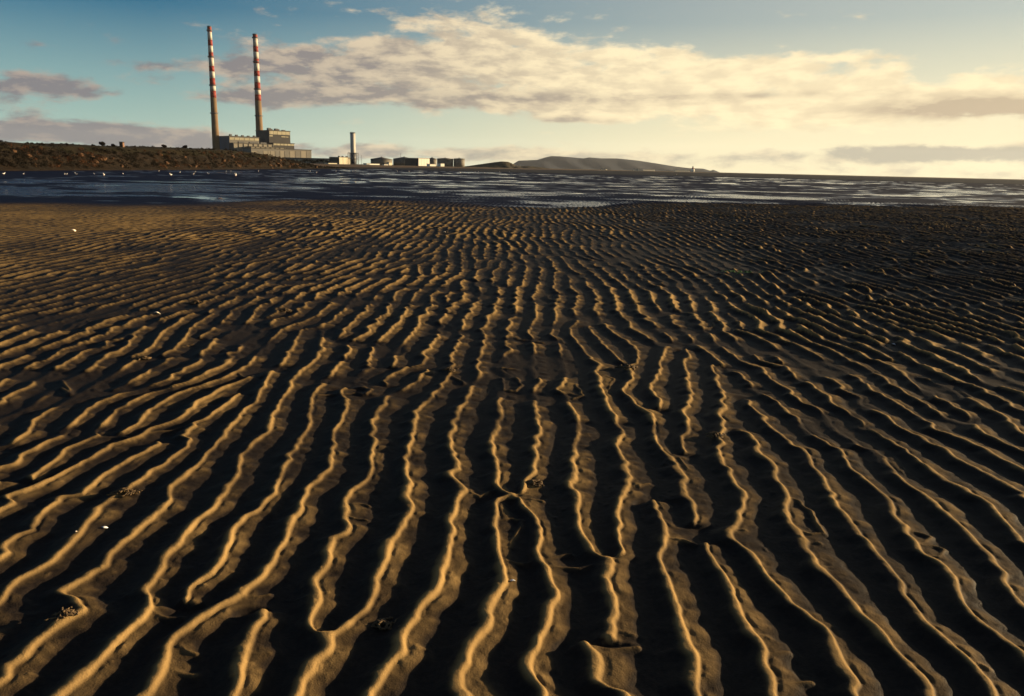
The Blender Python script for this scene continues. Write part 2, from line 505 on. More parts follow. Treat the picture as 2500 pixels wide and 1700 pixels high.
def bil(grid, x, y, g):
    x0, dx, y0, dy = g
    fx = (x - x0) / dx; fy = (y - y0) / dy
    ok = (fx >= 0) & (fy >= 0) & (fx < grid.shape[1] - 1) & (fy < grid.shape[0] - 1)
    fx = np.clip(fx, 0, grid.shape[1] - 1.001); fy = np.clip(fy, 0, grid.shape[0] - 1.001)
    i = fx.astype(int); j = fy.astype(int); u = fx - i; v = fy - j
    r = grid[j, i] * (1 - u) * (1 - v) + grid[j, i + 1] * u * (1 - v) + grid[j + 1, i] * (1 - u) * v + grid[j + 1, i + 1] * u * v
    return r, ok


GN, BN, WN = near_phase()


def far_phase():
    dx = 0.07
    xs = np.arange(-42, 42, dx); ys = np.arange(0, 66, dx)
    X, Y = np.meshgrid(xs, ys)
    r = np.random.RandomState(11)
    b = r.randn(*X.shape) + 1j * r.randn(*X.shape)
    kx = 2 * math.pi * np.fft.fftfreq(len(xs), dx); ky = 2 * math.pi * np.fft.fftfreq(len(ys), dx)
    KX, KY = np.meshgrid(kx, ky)
    bn, ok = bil(BN, X, Y, GN)
    wn, _ = bil(WN, X, Y, GN)
    wn = wn * ok
    for it in range(4):
        s = 1.0 if it == 0 else 1.35
        G = np.exp(-0.5 * ((KX / (0.115 * K0 * s)) ** 2 + (KY / (0.155 * K0 * s)) ** 2))
        b = np.fft.ifft2(np.fft.fft2(b) * G)
        b = b / (np.abs(b) + 0.25 * np.abs(b).mean())
        if it < 3:
            b = b * (1 - wn) + bn * wn
    return (xs[0], dx, ys[0], dx), b


GF, BF = far_phase()
# ripple cross-section: crest at 0, the gentle flank on the right, the slip face on the left
PU = np.array([-.50, -.45, -.40, -.32, -.25, -.18, -.12, -.08, -.05, -.02, 0, .015, .032, .058, .084, .12, .16, .20, .23, .27, .30, .35, .40, .45, .50])
PZ = np.array([.01, .0, .01, .10, .30, .58, .81, .93, .975, .997, 1.0, .985, .93, .75, .55, .545, .55, .53, .51, .475, .43, .34, .22, .09, .01])
PU2 = np.array([-.50, -.40, -.30, -.20, -.10, -.04, 0, .03, .10, .20, .30, .40, .50])     # sharper ripples out on the right, where shade is painted into the sand
PZ2 = np.array([.0, .02, .15, .42, .73, .93, 1.0, .95, .76, .50, .28, .10, .0])
CROSS_LINKS = [[[-0.013,2.823],[0.043,2.813],[0.11,2.816],[0.166,2.844],[0.218,2.879],[0.243,2.886]],
[[0.152,2.793],[0.212,2.783],[0.272,2.774],[0.349,2.815],[0.386,2.816]],
[[-0.188,3.507],[-0.139,3.436],[-0.09,3.493],[-0.023,3.535]],
[[-0.007,3.443],[0.059,3.429],[0.161,3.408]],
[[-0.046,2.939],[0.011,2.942],[0.064,3.194],[0.009,3.207],[-0.039,3.188]],
[[-1.213,2.425],[-1.169,2.397],[-1.13,2.38],[-1.083,2.382]],
[[-0.917,2.519],[-0.873,2.52],[-0.835,2.543]],
[[-1.029,2.214],[-0.988,2.199],[-0.951,2.193]],
[[-0.991,2.089],[-0.958,2.078],[-0.924,2.076]],
[[-0.806,2.215],[-0.761,2.2],[-0.729,2.193]],
[[0.674,3.058],[0.731,3.046],[0.765,2.991],[0.801,2.979]],
[[1.711,3.154],[1.77,3.15],[1.8,3.129],[1.735,3.067],[1.687,3.037]],
[[1.714,3.038],[1.775,3.041],[1.794,3.014],[1.737,2.943],[1.685,2.941]],
[[1.324,3.498],[1.358,3.446],[1.365,3.343],[1.344,3.135],[1.286,3.125],[1.238,3.16]],
[[0.809,2.354],[0.857,2.356],[0.872,2.339]],
[[0.824,2.25],[0.86,2.252],[0.899,2.262]],
[[0.79,2.092],[0.855,2.102],[0.92,2.111]],
[[1.449,2.224],[1.49,2.226],[1.506,2.202]],
[[0.868,3.829],[0.813,3.926],[0.828,4.008],[0.905,4.013],[0.914,3.854]],
[[0.317,2.381],[0.372,2.356],[0.428,2.349]],
[[0.285,2.222],[0.343,2.25],[0.422,2.27]],
[[-0.713,3.2],[-0.659,3.171],[-0.604,3.166]],
[[-0.702,3.317],[-0.669,3.327],[-0.622,3.304]],
[[-0.079,5.884],[0.029,5.851]],
[[-0.073,5.574],[-0.048,5.26],[0.039,5.25],[0.074,5.397],[0.029,5.603]],
[[0.381,5.479],[0.459,5.448],[0.486,5.166],[0.414,5.093]],
[[-0.433,5.602],[-0.374,5.49],[-0.339,5.417]],
[[0.275,6.819],[0.103,6.917],[0.028,6.968]],
[[0.619,5.655],[0.697,5.702],[0.75,5.627],[0.675,5.32]],
[[0.596,3.602],[0.64,3.622],[0.684,3.642]],
[[0.817,3.995],[0.866,4.019],[0.931,4.002]],
[[-1.953,5.527],[-1.82,5.364],[-1.839,5.492]],
[[-1.31,5.012],[-1.196,5.059],[-1.114,5.066]],
[[-1.103,5.066],[-1.028,5.11],[-0.979,5.077]],
[[-2.032,4.123],[-2.002,4.231],[-1.91,4.265],[-1.805,4.385]],
[[-2.128,4.142],[-2.074,4.12],[-2.013,4.137]],
[[-1.789,3.364],[-1.756,3.402],[-1.706,3.387]],
[[-1.944,4.619],[-1.899,4.754]],
[[-2.982,5.063],[-2.833,4.925],[-3.078,5.255]],
[[-2.767,6.203],[-2.69,6.326],[-2.648,6.449]],
[[1.867,7.587],[2.001,7.742],[2.045,8.043],[1.959,8.109]],
[[3.83,9.219],[3.853,9.032],[3.698,8.653]],
[[3.727,9.61],[3.77,9.409],[3.521,8.718]]]            # short low ridges that tie neighbouring crests together, ground metres


def cross_ridges(x, y, z):
    m_ = (y < 9.5) & (np.abs(x) < 6) & (y > 1.2)
    xi, yi = x[m_], y[m_]
    add = np.zeros_like(xi)
    wob = 0.010 * TN[4](xi / 0.06, yi / 0.06)
    for ln in CROSS_LINKS:
        pts = np.array(ln)
        lo, hi = pts.min(0) - 0.14, pts.max(0) + 0.14
        k = np.where((xi > lo[0]) & (xi < hi[0]) & (yi > lo[1]) & (yi < hi[1]))[0]
        if not len(k):
            continue
        px, py = xi[k] + wob[k], yi[k] + wob[k]
        best = np.full(len(k), 9.0)
        for a, b in zip(pts[:-1], pts[1:]):
            d = b - a
            t = np.clip(((px - a[0]) * d[0] + (py - a[1]) * d[1]) / (d @ d + 1e-9), 0, 1)
            best = np.minimum(best, np.hypot(px - a[0] - t * d[0], py - a[1] - t * d[1]))
        add[k] = np.maximum(add[k], 0.0175 * np.exp(-(best / 0.019) ** 1.6))
    zz = z.copy()
    zm = z[m_]
    e = 0.004
    zz[m_] = np.where(add > 1e-4, 0.5 * (zm + add + np.sqrt((zm - add) ** 2 + e * e)) - 0.0008, zm)
    return zz


def ripple_height(x, y):
    """sand surface height in metres, plus dryness mixed with painted shade, and mud attributes, for arrays x, y"""
    r = np.hypot(x, y)
    bf, okf = bil(BF, x, y, GF)
    bn, okn = bil(BN, x, y, GN)
    wn, _ = bil(WN, x, y, GN)
    wn = sstep(0.25, 0.75, wn * okn)
    farw = (1 - wn)
    # small zigzags along the crests
    wig = (0.034 * TN[1](x / 0.33, y / 0.17) + 0.020 * TN[2](x / 0.16, y / 0.085) * (1 - sstep(8, 15, r)) + 0.03 * TN[10](x / 0.5, y / 0.45) * sstep(8, 15, r)) * (0.50 + 0.50 * farw)
    wig = wig + 0.0065 * TN[3](x / 0.07, y / 0.05)
    b = bn * wn + bf * farw
    ph = np.angle(b * np.exp(1j * K0 * x)) + K0 * wig
    u = ph / (2 * math.pi)
    u = u - np.round(u)
    right_shade = sstep(-1.0, 6.0, x - 0.05 * y + 2.0 * fbm(11, x / 4, y / 5, 2)) * sstep(5.5, 10, r)  # far right: sharper ripples, with shade painted into the sand colour
    p = np.interp(u, PU, PZ) * (1 - right_shade) + np.interp(u, PU2, PZ2) * right_shade
    mag = sstep(0.10, 0.75, np.abs(b))
    farf = 1 - sstep(7, 14, r)
    left = sstep(-2.0, -9.0, x + 0.12 * (y - 4) + 1.2 * fbm(2, x / 3, y / 4, 2)) * sstep(3.0, 7.0, r)
    bulge = right_shade * np.maximum(0, TN[8](x / 0.27, y / 0.50) - 0.34)
    # crest height varies along and between ripples; lower on the left of the beach
    amp = 0.92 + 0.22 * fbm(4, x / 0.9, y / 1.4, 2) + 0.15 * farf * TN[5](x / 0.24, y / 0.15) + 0.10 * farf * TN[6](x / 0.10, y / 0.06) + 0.40 * (1 - farf) * (1 - 0.5 * left) * TN[9](x / 0.26, y / 0.62) + 2.0 * bulge
    gap = sstep(0.35, 0.62, TN[0](x / 0.34, y / 0.30)) * sstep(3.2, 5.5, r) * (1 - 0.6 * left)
    amp = amp * (1 - 0.66 * gap)
    amp = amp * (0.30 + 0.70 * mag) * (1 + 0.30 * fbm(10, x / 2.2, y / 3.5, 2) * sstep(7, 14, r))
    amp = np.clip(amp * (1 - 0.62 * left) * (1 + 0.80 * right_shade), 0.08, 2.7)
    H = 0.0280
    z = H * amp * p
    fl = (1 - 0.7 * right_shade) * sstep(0.10, 0.17, u) * (1 - sstep(0.34, 0.48, u))
    z = z + H * fl * (0.13 * TN[7](x / 0.12, y / 0.055) + 0.06 * TN[8](x / 0.05, y / 0.03))
    tr = 1 - sstep(0.0, 0.35, p)
    z = z + H * tr * 0.05 * fbm(9, x / 0.09, y / 0.12, 2)
    z = cross_ridges(x, y, z)
    z = z + (0.0008 * fbm(2, x / 0.020, y / 0.020, 2) + 0.013 * np.maximum(0, TN[11](x / 0.035, y / 0.035) - 0.72) * (TN[0](x / 0.5, y / 0.5) > 0.1)) * (1 - sstep(4, 9, r))
    z0 = np.minimum(z, H * 1.2)
    rip = np.where(okf, 1.0, 0.0) * (1 - sstep(48, 62, r))
    # the beach undulates and sinks under the shallow water farther out
    yb = 34.5 + 0.42 * x + 0.0 * y + 4.0 * fbm(3, x / 8, y / 9, 3)
    yb = np.where(x > 6, 37.0 + 0.30 * (x - 6) + 4.0 * fbm(3, x / 8, y / 9, 3), yb)
    yb = np.maximum(yb, 22)
    s = y - yb
    z = z * rip * (1 - 0.62 * sstep(-2, 3, s))
    und = 0.014 * fbm(6, x / 2.6, y / 3.4, 3) * sstep(6, 16, r) + 0.02 * fbm(7, x / 7, y / 9, 2) * sstep(14, 26, r)
    z = z + und * (1 - sstep(-4, 2, s))
    flat = -0.027 + 0.020 * fbm(8, x / 4.2, y / 3.6, 4, 0.65) + 0.012 * fbm(1, x / 34, y / 22, 2)
    w2 = sstep(-3.5, 1.5, s)
    z = z * (1 - w2) + w2 * (flat + z)
    far_ = sstep(240, 330, r + 26 * fbm(5, x / 60, y / 60, 2))
    z = z * (1 - far_) + far_ * (0.05 + 0.05 * fbm(4, x / 90, y / 90, 2))
    lee_shade = 0.45 * sstep(-0.015, -0.09, u) * sstep(-0.5, -0.3, u)  # slip faces darkened in colour to deepen their shade
    dry_lit = sstep(0.29, 1.0, z0 / H - lee_shade + 0.55 * left - 0.60 * right_shade * sstep(7.5, 12.5, r) + 2.6 * bulge * p ** 3 * (u > -0.04) + 0.10 * fbm(5, x / 0.13, y / 0.10, 2)) * (1 - w2)  # damp tone plus painted shade: hollows, slip faces, far right darker; bulges as glints
    mud = w2 * (1 - far_)
    film = mud * sstep(WATER_Z + 0.009, WATER_Z, z)
    return z, dry_lit, mud, film


def build_sand():
    az = np.radians(np.concatenate([np.linspace(-180, -42, 40)[:-1], np.linspace(-42, -37.5, 24)[:-1], np.linspace(-37.5, 37.5, 925), np.linspace(37.5, 42, 24)[1:], np.linspace(42, 180, 40)[1:-1]]))
    rows = [0.35, 0.6, 0.85, 1.05, 1.2]
    while rows[-1] < 7200:
        r = rows[-1]
        px = r * r / (EYE * 796.0)
        if r < 50:
            d = min(max(px * 0.8, 0.0070), 0.052 if r < 26 else 0.085)
        else:
            d = min(px * 0.45, 0.30 * r)
        rows.append(r + d)
    rr = np.array(rows)
    A, Rr = np.meshgrid(az, rr)
    X = (Rr * np.sin(A)).ravel(); Y = (Rr * np.cos(A)).ravel()
    Z, dry_lit, mud, film = ripple_height(X, Y)
    nr, na = len(rr), len(az)
    co = np.stack([X, Y, Z], 1).astype(np.float32)
    idx = np.arange(nr * na).reshape(nr, na)
    nxt = np.roll(idx, -1, axis=1)
    q = np.stack([idx[:-1], idx[1:], nxt[1:], nxt[:-1]], -1).reshape(-1, 4)
    q = q[:, ::-1]
    me = bpy.data.meshes.new('rippled_sand')
    me.vertices.add(len(co)); me.vertices.foreach_set('co', co.ravel())
    me.loops.add(q.size); me.loops.foreach_set('vertex_index', q.ravel().astype(np.int32))
    me.polygons.add(len(q)); me.polygons.foreach_set('loop_start', (np.arange(len(q)) * 4).astype(np.int32))
    me.polygons.foreach_set('use_smooth', np.ones(len(q), bool))
    me.update(calc_edges=True)
    for nm, a in (('dry_lit', dry_lit), ('mud', mud), ('film', film)):
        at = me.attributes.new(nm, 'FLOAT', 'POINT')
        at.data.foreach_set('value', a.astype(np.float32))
    print('sand', nr, na, len(q) * 2)
    return me


def sand_material():
    mt = bpy.data.materials.new('tidal_sand')
    mt.use_nodes = True
    t = mt.node_tree
    V.tree = t
    b = t.nodes['Principled BSDF']
    tc = t.nodes.new('ShaderNodeTexCoord')
    P = tc.outputs['Object']

    def attr(n):
        a = t.nodes.new('ShaderNodeAttribute'); a.attribute_name = n
        return V(a.outputs['Fac'])
    dry_lit, mud, film = attr('dry_lit'), attr('mud'), attr('film')
    n1 = noise(P, 55.0, 4.0)
    n2 = noise(P, 3.2, 4.0)
    grain = noise(P, 420.0, 2.0)
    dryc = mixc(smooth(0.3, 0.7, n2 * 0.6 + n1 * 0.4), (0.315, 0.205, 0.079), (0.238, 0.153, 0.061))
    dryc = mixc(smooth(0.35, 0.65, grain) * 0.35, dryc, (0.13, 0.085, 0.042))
    wet_shade_c = mixc(smooth(0.35, 0.65, n1), (0.023, 0.017, 0.013), (0.016, 0.0125, 0.0105))  # near-black wet sand that also carries the shade of the hollows
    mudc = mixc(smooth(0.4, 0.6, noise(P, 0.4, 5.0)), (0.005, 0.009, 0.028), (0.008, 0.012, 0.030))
    c = mixc(dry_lit, wet_shade_c, dryc)
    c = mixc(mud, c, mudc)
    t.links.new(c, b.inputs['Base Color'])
    t.links.new((0.62 + dry_lit * 0.28 + mud * 0.16 - film * 0.42).s, b.inputs['Roughness'])
    t.links.new((0.035 - mud * 0.005 + film * 0.40).s, b.inputs['Specular IOR Level'])
    bp = t.nodes.new('ShaderNodeBump')
    t.links.new((0.0026 + mud * 0.03).s, bp.inputs['Distance'])
    bp.inputs['Strength'].default_value = 0.8
    t.links.new(((noise(P, 160.0, 4.0) + grain * 0.5) * (1 - mud) + noise(P, 9.0, 4.0) * mud).s, bp.inputs['Height'])
    t.links.new(bp.outputs[0], b.inputs['Normal'])
    return mt


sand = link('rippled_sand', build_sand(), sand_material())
tag(sand, 'wide tidal flat of dark wet sand covered with wavy ripples', kind='structure')


def water_material():
    mt = bpy.data.materials.new('shallow_water')
    mt.use_nodes = True
    t = mt.node_tree
    V.tree = t
    b = t.nodes['Principled BSDF']
    b.inputs['Base Color'].default_value = (0.006, 0.025, 0.10, 1)
    b.inputs['Roughness'].default_value = 0.08
    b.inputs['IOR'].default_value = 1.33
    tc = t.nodes.new('ShaderNodeTexCoord')
    P = tc.outputs['Object']
    bp = t.nodes.new('ShaderNodeBump')
    bp.inputs['Strength'].default_value = 1.0
    calm = smooth(0.50, 0.60, noise(P, 0.11, 4.0))          # wind-ruffled and glassy patches
    t.links.new((0.34 - calm * 0.336).s, bp.inputs['Distance'])
    t.links.new((noise(P, 5.0, 3.0) + noise(P, 1.1, 3.0) * 0.6).s, bp.inputs['Height'])
    t.links.new(bp.outputs[0], b.inputs['Normal'])
    return mt


wv = []
wf = []
rs = [20, 40, 70, 120, 200, 345]
angs = [math.radians(-75 + 150 * i / 24) for i in range(25)]
for r in rs:
    for a in angs:
        wv.append((r * math.sin(a), r * math.cos(a), WATER_Z))
for j in range(len(rs) - 1):
    for i in range(len(angs) - 1):
        k = j * len(angs) + i
        wf.append((k, k + 1, k + len(angs) + 1, k + len(angs)))
water = link('shallow_water', mesh('shallow_water', [v for v in wv], [tuple(reversed(f)) for f in wf]), water_material())
tag(water, 'shallow blue tide water lying in streaks across the flats', kind='structure')


def sand_z(x, y):
    return float(ripple_height(np.array([x]), np.array([y]))[0][0])


def spot(px, py):
    p = on_ground(px, py, 0.0)
    p.z = sand_z(p.x, p.y)
    return p



# ------------------------------------------------------------------ far land
M_turf = material('turf', (0.009, 0.0088, 0.0034), 0.95, 0.5, 0.35, 0.1, 0.08, 6.0, (0.015, 0.0105, 0.0048))
M_clay = material('boulder_clay', (0.012, 0.0075, 0.0045), 0.95, 0.4, 0.5, 0.1, 0.15, 2.0, (0.006, 0.0045, 0.003))
M_stone = material('shore_stone', (0.10, 0.054, 0.028), 0.9, 0.35, 1.4, 0.15, 0.05, 5.0, (0.05, 0.028, 0.016))
M_beach = material('far_beach', (0.1024, 0.0672, 0.0416), 0.95, 0.4, 0.02, 0.1)
M_scrub = material('scrub_leaf', (0.0075, 0.0052, 0.003), 0.9, 0.4, 1.2, 0.15, base2=(0.005, 0.004, 0.0025))
M_rust = material('rusty_scrub', (0.062, 0.026, 0.011), 0.9, 0.4, 1.2, 0.15, base2=(0.020, 0.011, 0.006))
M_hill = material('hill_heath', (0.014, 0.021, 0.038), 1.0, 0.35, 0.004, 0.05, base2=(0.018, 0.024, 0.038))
M_conc = material('concrete', (0.16, 0.105, 0.058), 0.9, 0.3, 0.08, 0.2)
M_red = material('red_paint', (0.22, 0.026, 0.016), 0.7, 0.2, 0.2, 0.3)
M_white = material('white_paint', (0.42, 0.39, 0.34), 0.7, 0.12, 0.2, 0.3)
M_steel = material('dark_steel', (0.06, 0.06, 0.065), 0.6, 0.2, 0.5, 0.4)
M_clad = material('pale_cladding', (0.205, 0.185, 0.148), 0.8, 0.14, 0.06, 0.3)
M_clad2 = material('grey_cladding', (0.135, 0.128, 0.114), 0.8, 0.18, 0.06, 0.3)
M_blue = material('shaded_blue_grey_cladding', (0.0832, 0.096, 0.1344), 0.8, 0.18, 0.06, 0.3)  # wall colour with the shade of the hall end put in
M_dark = material('dark_and_shade_cladding', (0.0269, 0.0256, 0.0269), 0.7, 0.25, 0.08, 0.3)  # dark halls, and also ends and sides with shade painted in
M_glaze = material('glazing_strip', (0.32, 0.288, 0.192), 0.45, 0.25, 0.15, 0.5)
M_roof = material('felt_roof', (0.064, 0.0608, 0.0544), 0.9, 0.2, 0.1, 0.2)
M_tank = material('tank_paint', (0.15, 0.135, 0.11), 0.75, 0.2, 0.1, 0.3)
M_tankroof = material('tank_roof', (0.064, 0.064, 0.064), 0.8, 0.2, 0.1, 0.3)
M_cream = material('cream_render', (0.576, 0.528, 0.4), 0.85, 0.12, 0.1, 0.3)
M_white_building = material('white_render', (0.64, 0.616, 0.544), 0.8, 0.08, 0.1, 0.3)

# the grassy bank runs away from us along x = -53
rnd = random.Random(4)


def interp(x, xs, ys):
    return float(np.interp(x, xs, ys))


def horizon(px):
    return 438.0 - (2500 - px) * math.tan(ROLL)


# skyline of the bank in the photograph: x, y of crest
SKYL = [(-260, 338), (0, 346), (70, 349), (130, 357), (150, 354), (200, 354), (300, 360), (400, 361), (500, 365), (560, 366), (600, 371), (650, 379), (690, 388), (730, 397), (760, 404), (800, 408)]


def bank_front(y):
    return -53.0 + 2.0 * float(TN[3](np.array([y / 14.0]), np.array([0.5]))[0]) + 0.8 * float(TN[5](np.array([y / 4.0]), np.array([3.5]))[0])


def bank_top(y):
    """height of the bank's crest where its foot is at distance y: read along the line of sight over its shoulder"""
    x = -53.0 - 4.0
    px = 1250 + FPX * (x / (y * math.cos(PITCH) + 0.0))
    py = interp(px, [a for a, _ in SKYL], [b for _, b in SKYL])
    d = ray(px, py)
    return EYE + d.z * math.hypot(x, y) / math.hypot(d.x, d.y)


def build_bank():
    ys = [20 + 2.2 * i for i in range(140)]
    prof = [(-0.6, -0.10), (0.0, 0.05), (0.5, 0.14), (1.0, 0.32), (1.4, 0.52), (2.0, 0.66), (2.6, 0.78), (3.4, 0.92), (4.5, 1.0), (7, 1.04), (14, 1.0), (30, 0.9), (60, 0.7), (120, 0.5)]
    v = []
    for y in ys:
        fx = bank_front(y)
        ht = max(0.35, bank_top(y))
        taper = 1 - max(0, min(1, (y - 285) / 40.0)) * 0.9
        for k, (o, hz) in enumerate(prof):
            j = 0.0 if k in (0,) else 0.35 * float(TN[6](np.array([y / 2.6 + k * 3.1]), np.array([o / 1.2]))[0])
            z = hz * ht * taper
            if 1 < k < 8:
                z += 0.16 * j * ht / 3
            elif k >= 8:
                z += 0.10 * j
            v.append((fx - o * (1.0 + 0.25 * j), y, z))
    n = len(prof)
    f = []
    for i in range(len(ys) - 1):
        for k in range(n - 1):
            f.append((i * n + k, i * n + k + 1, (i + 1) * n + k + 1, (i + 1) * n + k))
    me = mesh('shore_bank', v, [tuple(reversed(q)) for q in f])
    me.materials.append(M_clay); me.materials.append(M_turf)
    for p in me.polygons:
        k = min(p.vertices) % n
        jitter = rnd.random()
        p.material_index = 1 if k >= 6 or (k == 5 and jitter < 0.6) else 0
        p.use_smooth = k >= 7
    return link('shore_bank', me)


bank = build_bank()
bm_ = bank.data
tag(bank, 'low grassy bank with an eroded brown earth face above the shore', kind='structure')
BANK_HT = bank_top

# loose stones in the eroded face: a few shared shapes, each its own object
stone_meshes = []
for s in range(5):
    b = bmesh.new()
    bmesh.ops.create_icosphere(b, subdivisions=2, radius=1.0)
    for v in b.verts:
        k = 0.78 + 0.5 * rnd.random()
        v.co = Vector((v.co.x * k, v.co.y * k * 0.9, v.co.z * k * 0.72))
    me = bpy.data.meshes.new('stone')
    b.to_mesh(me); b.free()
    me.materials.append(M_stone)
    stone_meshes.append(me)


def add_stone(y, hfrac, size):
    fx = bank_front(y)
    ht = max(0.35, bank_top(y))
    off = interp(hfrac, [0.05, 0.14, 0.32, 0.52, 0.66, 0.78, 0.92], [0.0, 0.5, 1.0, 1.4, 2.0, 2.6, 3.4])
    o = bpy.data.objects.new('stone', stone_meshes[rnd.randrange(5)])
    COL.objects.link(o)
    o.location = (fx - off + 0.1 * size, y, hfrac * ht)
    o.scale = (size * rnd.uniform(.7, 1.1), size * rnd.uniform(.8, 1.5), size * rnd.uniform(.6, 1.0))
    o.rotation_euler = (rnd.uniform(-.5, .5), rnd.uniform(-.5, .5), rnd.uniform(0, 6))
    o.parent = bank


for i in range(170):
    y = 72 + 150 * rnd.random() ** 1.35
    clump = float(TN[9](np.array([y / 5.0]), np.array([0.3]))[0])
    if clump < 0.0:
        continue
    add_stone(y, rnd.uniform(0.06, 0.72), rnd.uniform(0.14, 0.42) * (1 + 0.4 * clump))


def leaf_clump(verts, faces, c, r, n, size, squash=0.75):
    """small leaf faces spread through a ragged ellipsoid"""
    for _ in range(n):
        d = Vector((rnd.gauss(0, 1), rnd.gauss(0, 1), rnd.gauss(0, 1))).normalized() * (rnd.random() ** 0.5)
        p = Vector((c[0] + d.x * r, c[1] + d.y * r, c[2] + d.z * r * squash))
        a = Vector((rnd.gauss(0, 1), rnd.gauss(0, 1), rnd.gauss(0, 1))).normalized()
        b = a.orthogonal().normalized()
        s = size * rnd.uniform(.6, 1.4)
        k = len(verts)
        verts += [p - a * s, p + b * s * .45, p + a * s, p - b * s * .45]
        faces.append((k, k + 1, k + 2, k + 3))


# scrub that hangs over the eroded face and fringes the crest
for (nm_, mt_, lab_, cnt, seed_) in (('bank_scrub', M_scrub, 'dark low scrub clinging to the face and crest of the bank', 1150, 8),
                                   ('rusty_scrub', M_rust, 'rust-brown dead bracken patches on the face of the bank', 330, 9)):
    sv, sf = [], []
    rnd.seed(seed_)
    for i in range(cnt):
        y = 66 + 190 * rnd.random() ** 1.4
        fx, ht = bank_front(y), max(0.35, bank_top(y))
        if rnd.random() < 0.78 or seed_ == 9:
            if seed_ == 9 and float(TN[2](np.array([y / 3.0]), np.array([0.7]))[0]) < 0.05:
                continue
            hf = rnd.uniform(0.10, 0.88)
            off = interp(hf, [0.05, 0.14, 0.32, 0.52, 0.66, 0.78, 0.92], [0.0, 0.5, 1.0, 1.4, 2.0, 2.6, 3.4])
            rr = rnd.uniform(0.25, 0.62)
        else:
            hf, off, rr = 1.0, rnd.uniform(3.6, 9.5), rnd.uniform(0.10, 0.28)
        rr *= min(1.0, ht / 2.2)
        leaf_clump(sv, sf, (fx - off + 0.25 * rr, y, hf * ht + 0.05), rr * rnd.uniform(.7, 1.5), 60, 0.085, rnd.uniform(.45, 1.0))
    scrub = link(nm_, mesh(nm_, sv, sf), mt_)
    tag(scrub, lab_, 'scrub', kind='stuff')
rnd.seed(21)

# bushes and the block on the skyline
for (px, w, lab) in ((249, 0.55, 'low dark bush left of the square block on the bank crest'),
                     (276, 0.34, 'tiny flat bush just left of the block on the bank crest'),
                     (402, 0.42, 'small round bush midway along the bank crest'),
                     (453, 0.52, 'small bush on the bank crest nearest the tall chimneys')):
    t_ = math.tan(math.radians(az_el(px, 360)[0]))
    x = -58.0
    y = x / t_
    z = bank_top(y) * 1.02
    o = empty('bush', (x, y, z - 0.05)); tag(o, lab, 'bush', 'bushes on the bank crest')
    v_, f_ = [], []
    for q in range(5):
        leaf_clump(v_, f_, (rnd.uniform(-.5, .5) * w, rnd.uniform(-.5, .5) * w, w * rnd.uniform(.4, .9)), w * 0.6, 90, 0.09)
    link('crown', mesh('crown', v_, f_), M_scrub, o)
    v_, f_ = tubes([([(0, 0, -0.1), (0.05 * w, 0, w * .5), (0.2 * w, .1 * w, w * .9)], [0.05, 0.035, 0.015]),
                    ([(0, 0, 0.1), (-0.15 * w, 0, w * .5), (-0.3 * w, .1 * w, w * .8)], [0.04, 0.03, 0.012])])
    link('stem', mesh('stem', v_, f_), M_clay, o)
t_ = math.tan(math.radians(az_el(298, 358)[0]))
p = Vector((-58.0, -58.0 / t_, 0)); p.z = bank_top(p.y)
o = empty('stone_pillar', p)
tag(o, 'small square brown block standing upright on the bank crest', 'pillar')
box('shaft', (-0.26, 0.26, -0.26, 0.26, -0.3, 0.70), material('pillar_brick', (0.15, 0.085, 0.055), 0.9, 0.3, 4.0), o, 0.03)
box('cap', (-0.31, 0.31, -0.31, 0.31, 0.70, 0.78), M_clay, o, 0.02)

# far shore under the works: a low sandy strip that reaches out to the point
fs = []
edge = [(-300, 330), (-120, 330), (-85, 345), (-70, 420), (-62, 520), (-40, 620), (0, 760), (60, 980), (150, 1300), (330, 1800), (560, 2400)]
for k, (dx, z) in enumerate(((0, -0.05), (0, 0.35), (0, 0.75), (0, 0.9))):
    for (x, y) in edge:
        s_ = 1 + (0, 0.012, 0.03, 1.5)[k]
        fs.append((x * s_ - (0, 4, 12, 900)[k], y * s_, z + 0.12 * rnd.random() * (k > 0)))
ne = len(edge)
ff = [(k * ne + i, k * ne + i + 1, (k + 1) * ne + i + 1, (k + 1) * ne + i) for k in range(3) for i in range(ne - 1)]
shore = link('far_shore', mesh('far_shore', fs, ff), M_beach)
tag(shore, 'low brown far shore beneath the power station', kind='structure')

# ------------------------------------------------------------------ power station
ST_D = 1300.0
P0 = at_range(613, 385, ST_D); P0.z = 0
NRM_AZ = math.radians(137.0)                      # the long front turns towards the sun
NRM = Vector((math.sin(NRM_AZ), math.cos(NRM_AZ), 0))
EU = Vector((math.sin(NRM_AZ - math.pi / 2), math.cos(NRM_AZ - math.pi / 2), 0))
GZ = 0.6


def st_u(px, py, back):
    """u along the front and height z on the plane set BACK metres behind the front line"""
    d = ray(px, py)
    c = P0 - NRM * back - Vector((0, 0, EYE))
    c.z = 0
    t = c.dot(NRM) / Vector((d.x, d.y, 0)).dot(NRM)
    q = Vector((d.x * t, d.y * t, 0))
    return (q - (P0 - NRM * back)).dot(EU), EYE + d.z * t


station = empty('power_station', (P0.x, P0.y, 0), math.atan2(EU.y, EU.x))
# in the station's own frame x runs along the front, y runs back from it
tag(station, 'stepped grey power station with pale ribbed halls below two striped chimneys', 'power station')


def hall(name, pxl, pxr, pyt, back, depth, mat, roofmat=M_roof, z0=GZ, lip=0.8):
    pm = 0.5 * (pxl + pxr)
    u0 = st_u(pxl, pyt, back)[0]; u1 = st_u(pxr, pyt, back)[0]
    zt = st_u(pm, pyt, back)[1]
    o = box(name, (u0, u1, back, back + depth, z0, zt - lip), mat, station)
    box('roof', (u0 - 0.8, u1 + 0.8, back - 0.8, back + depth + 0.8, zt - lip, zt), roofmat, o)
    return o, u0, u1, zt


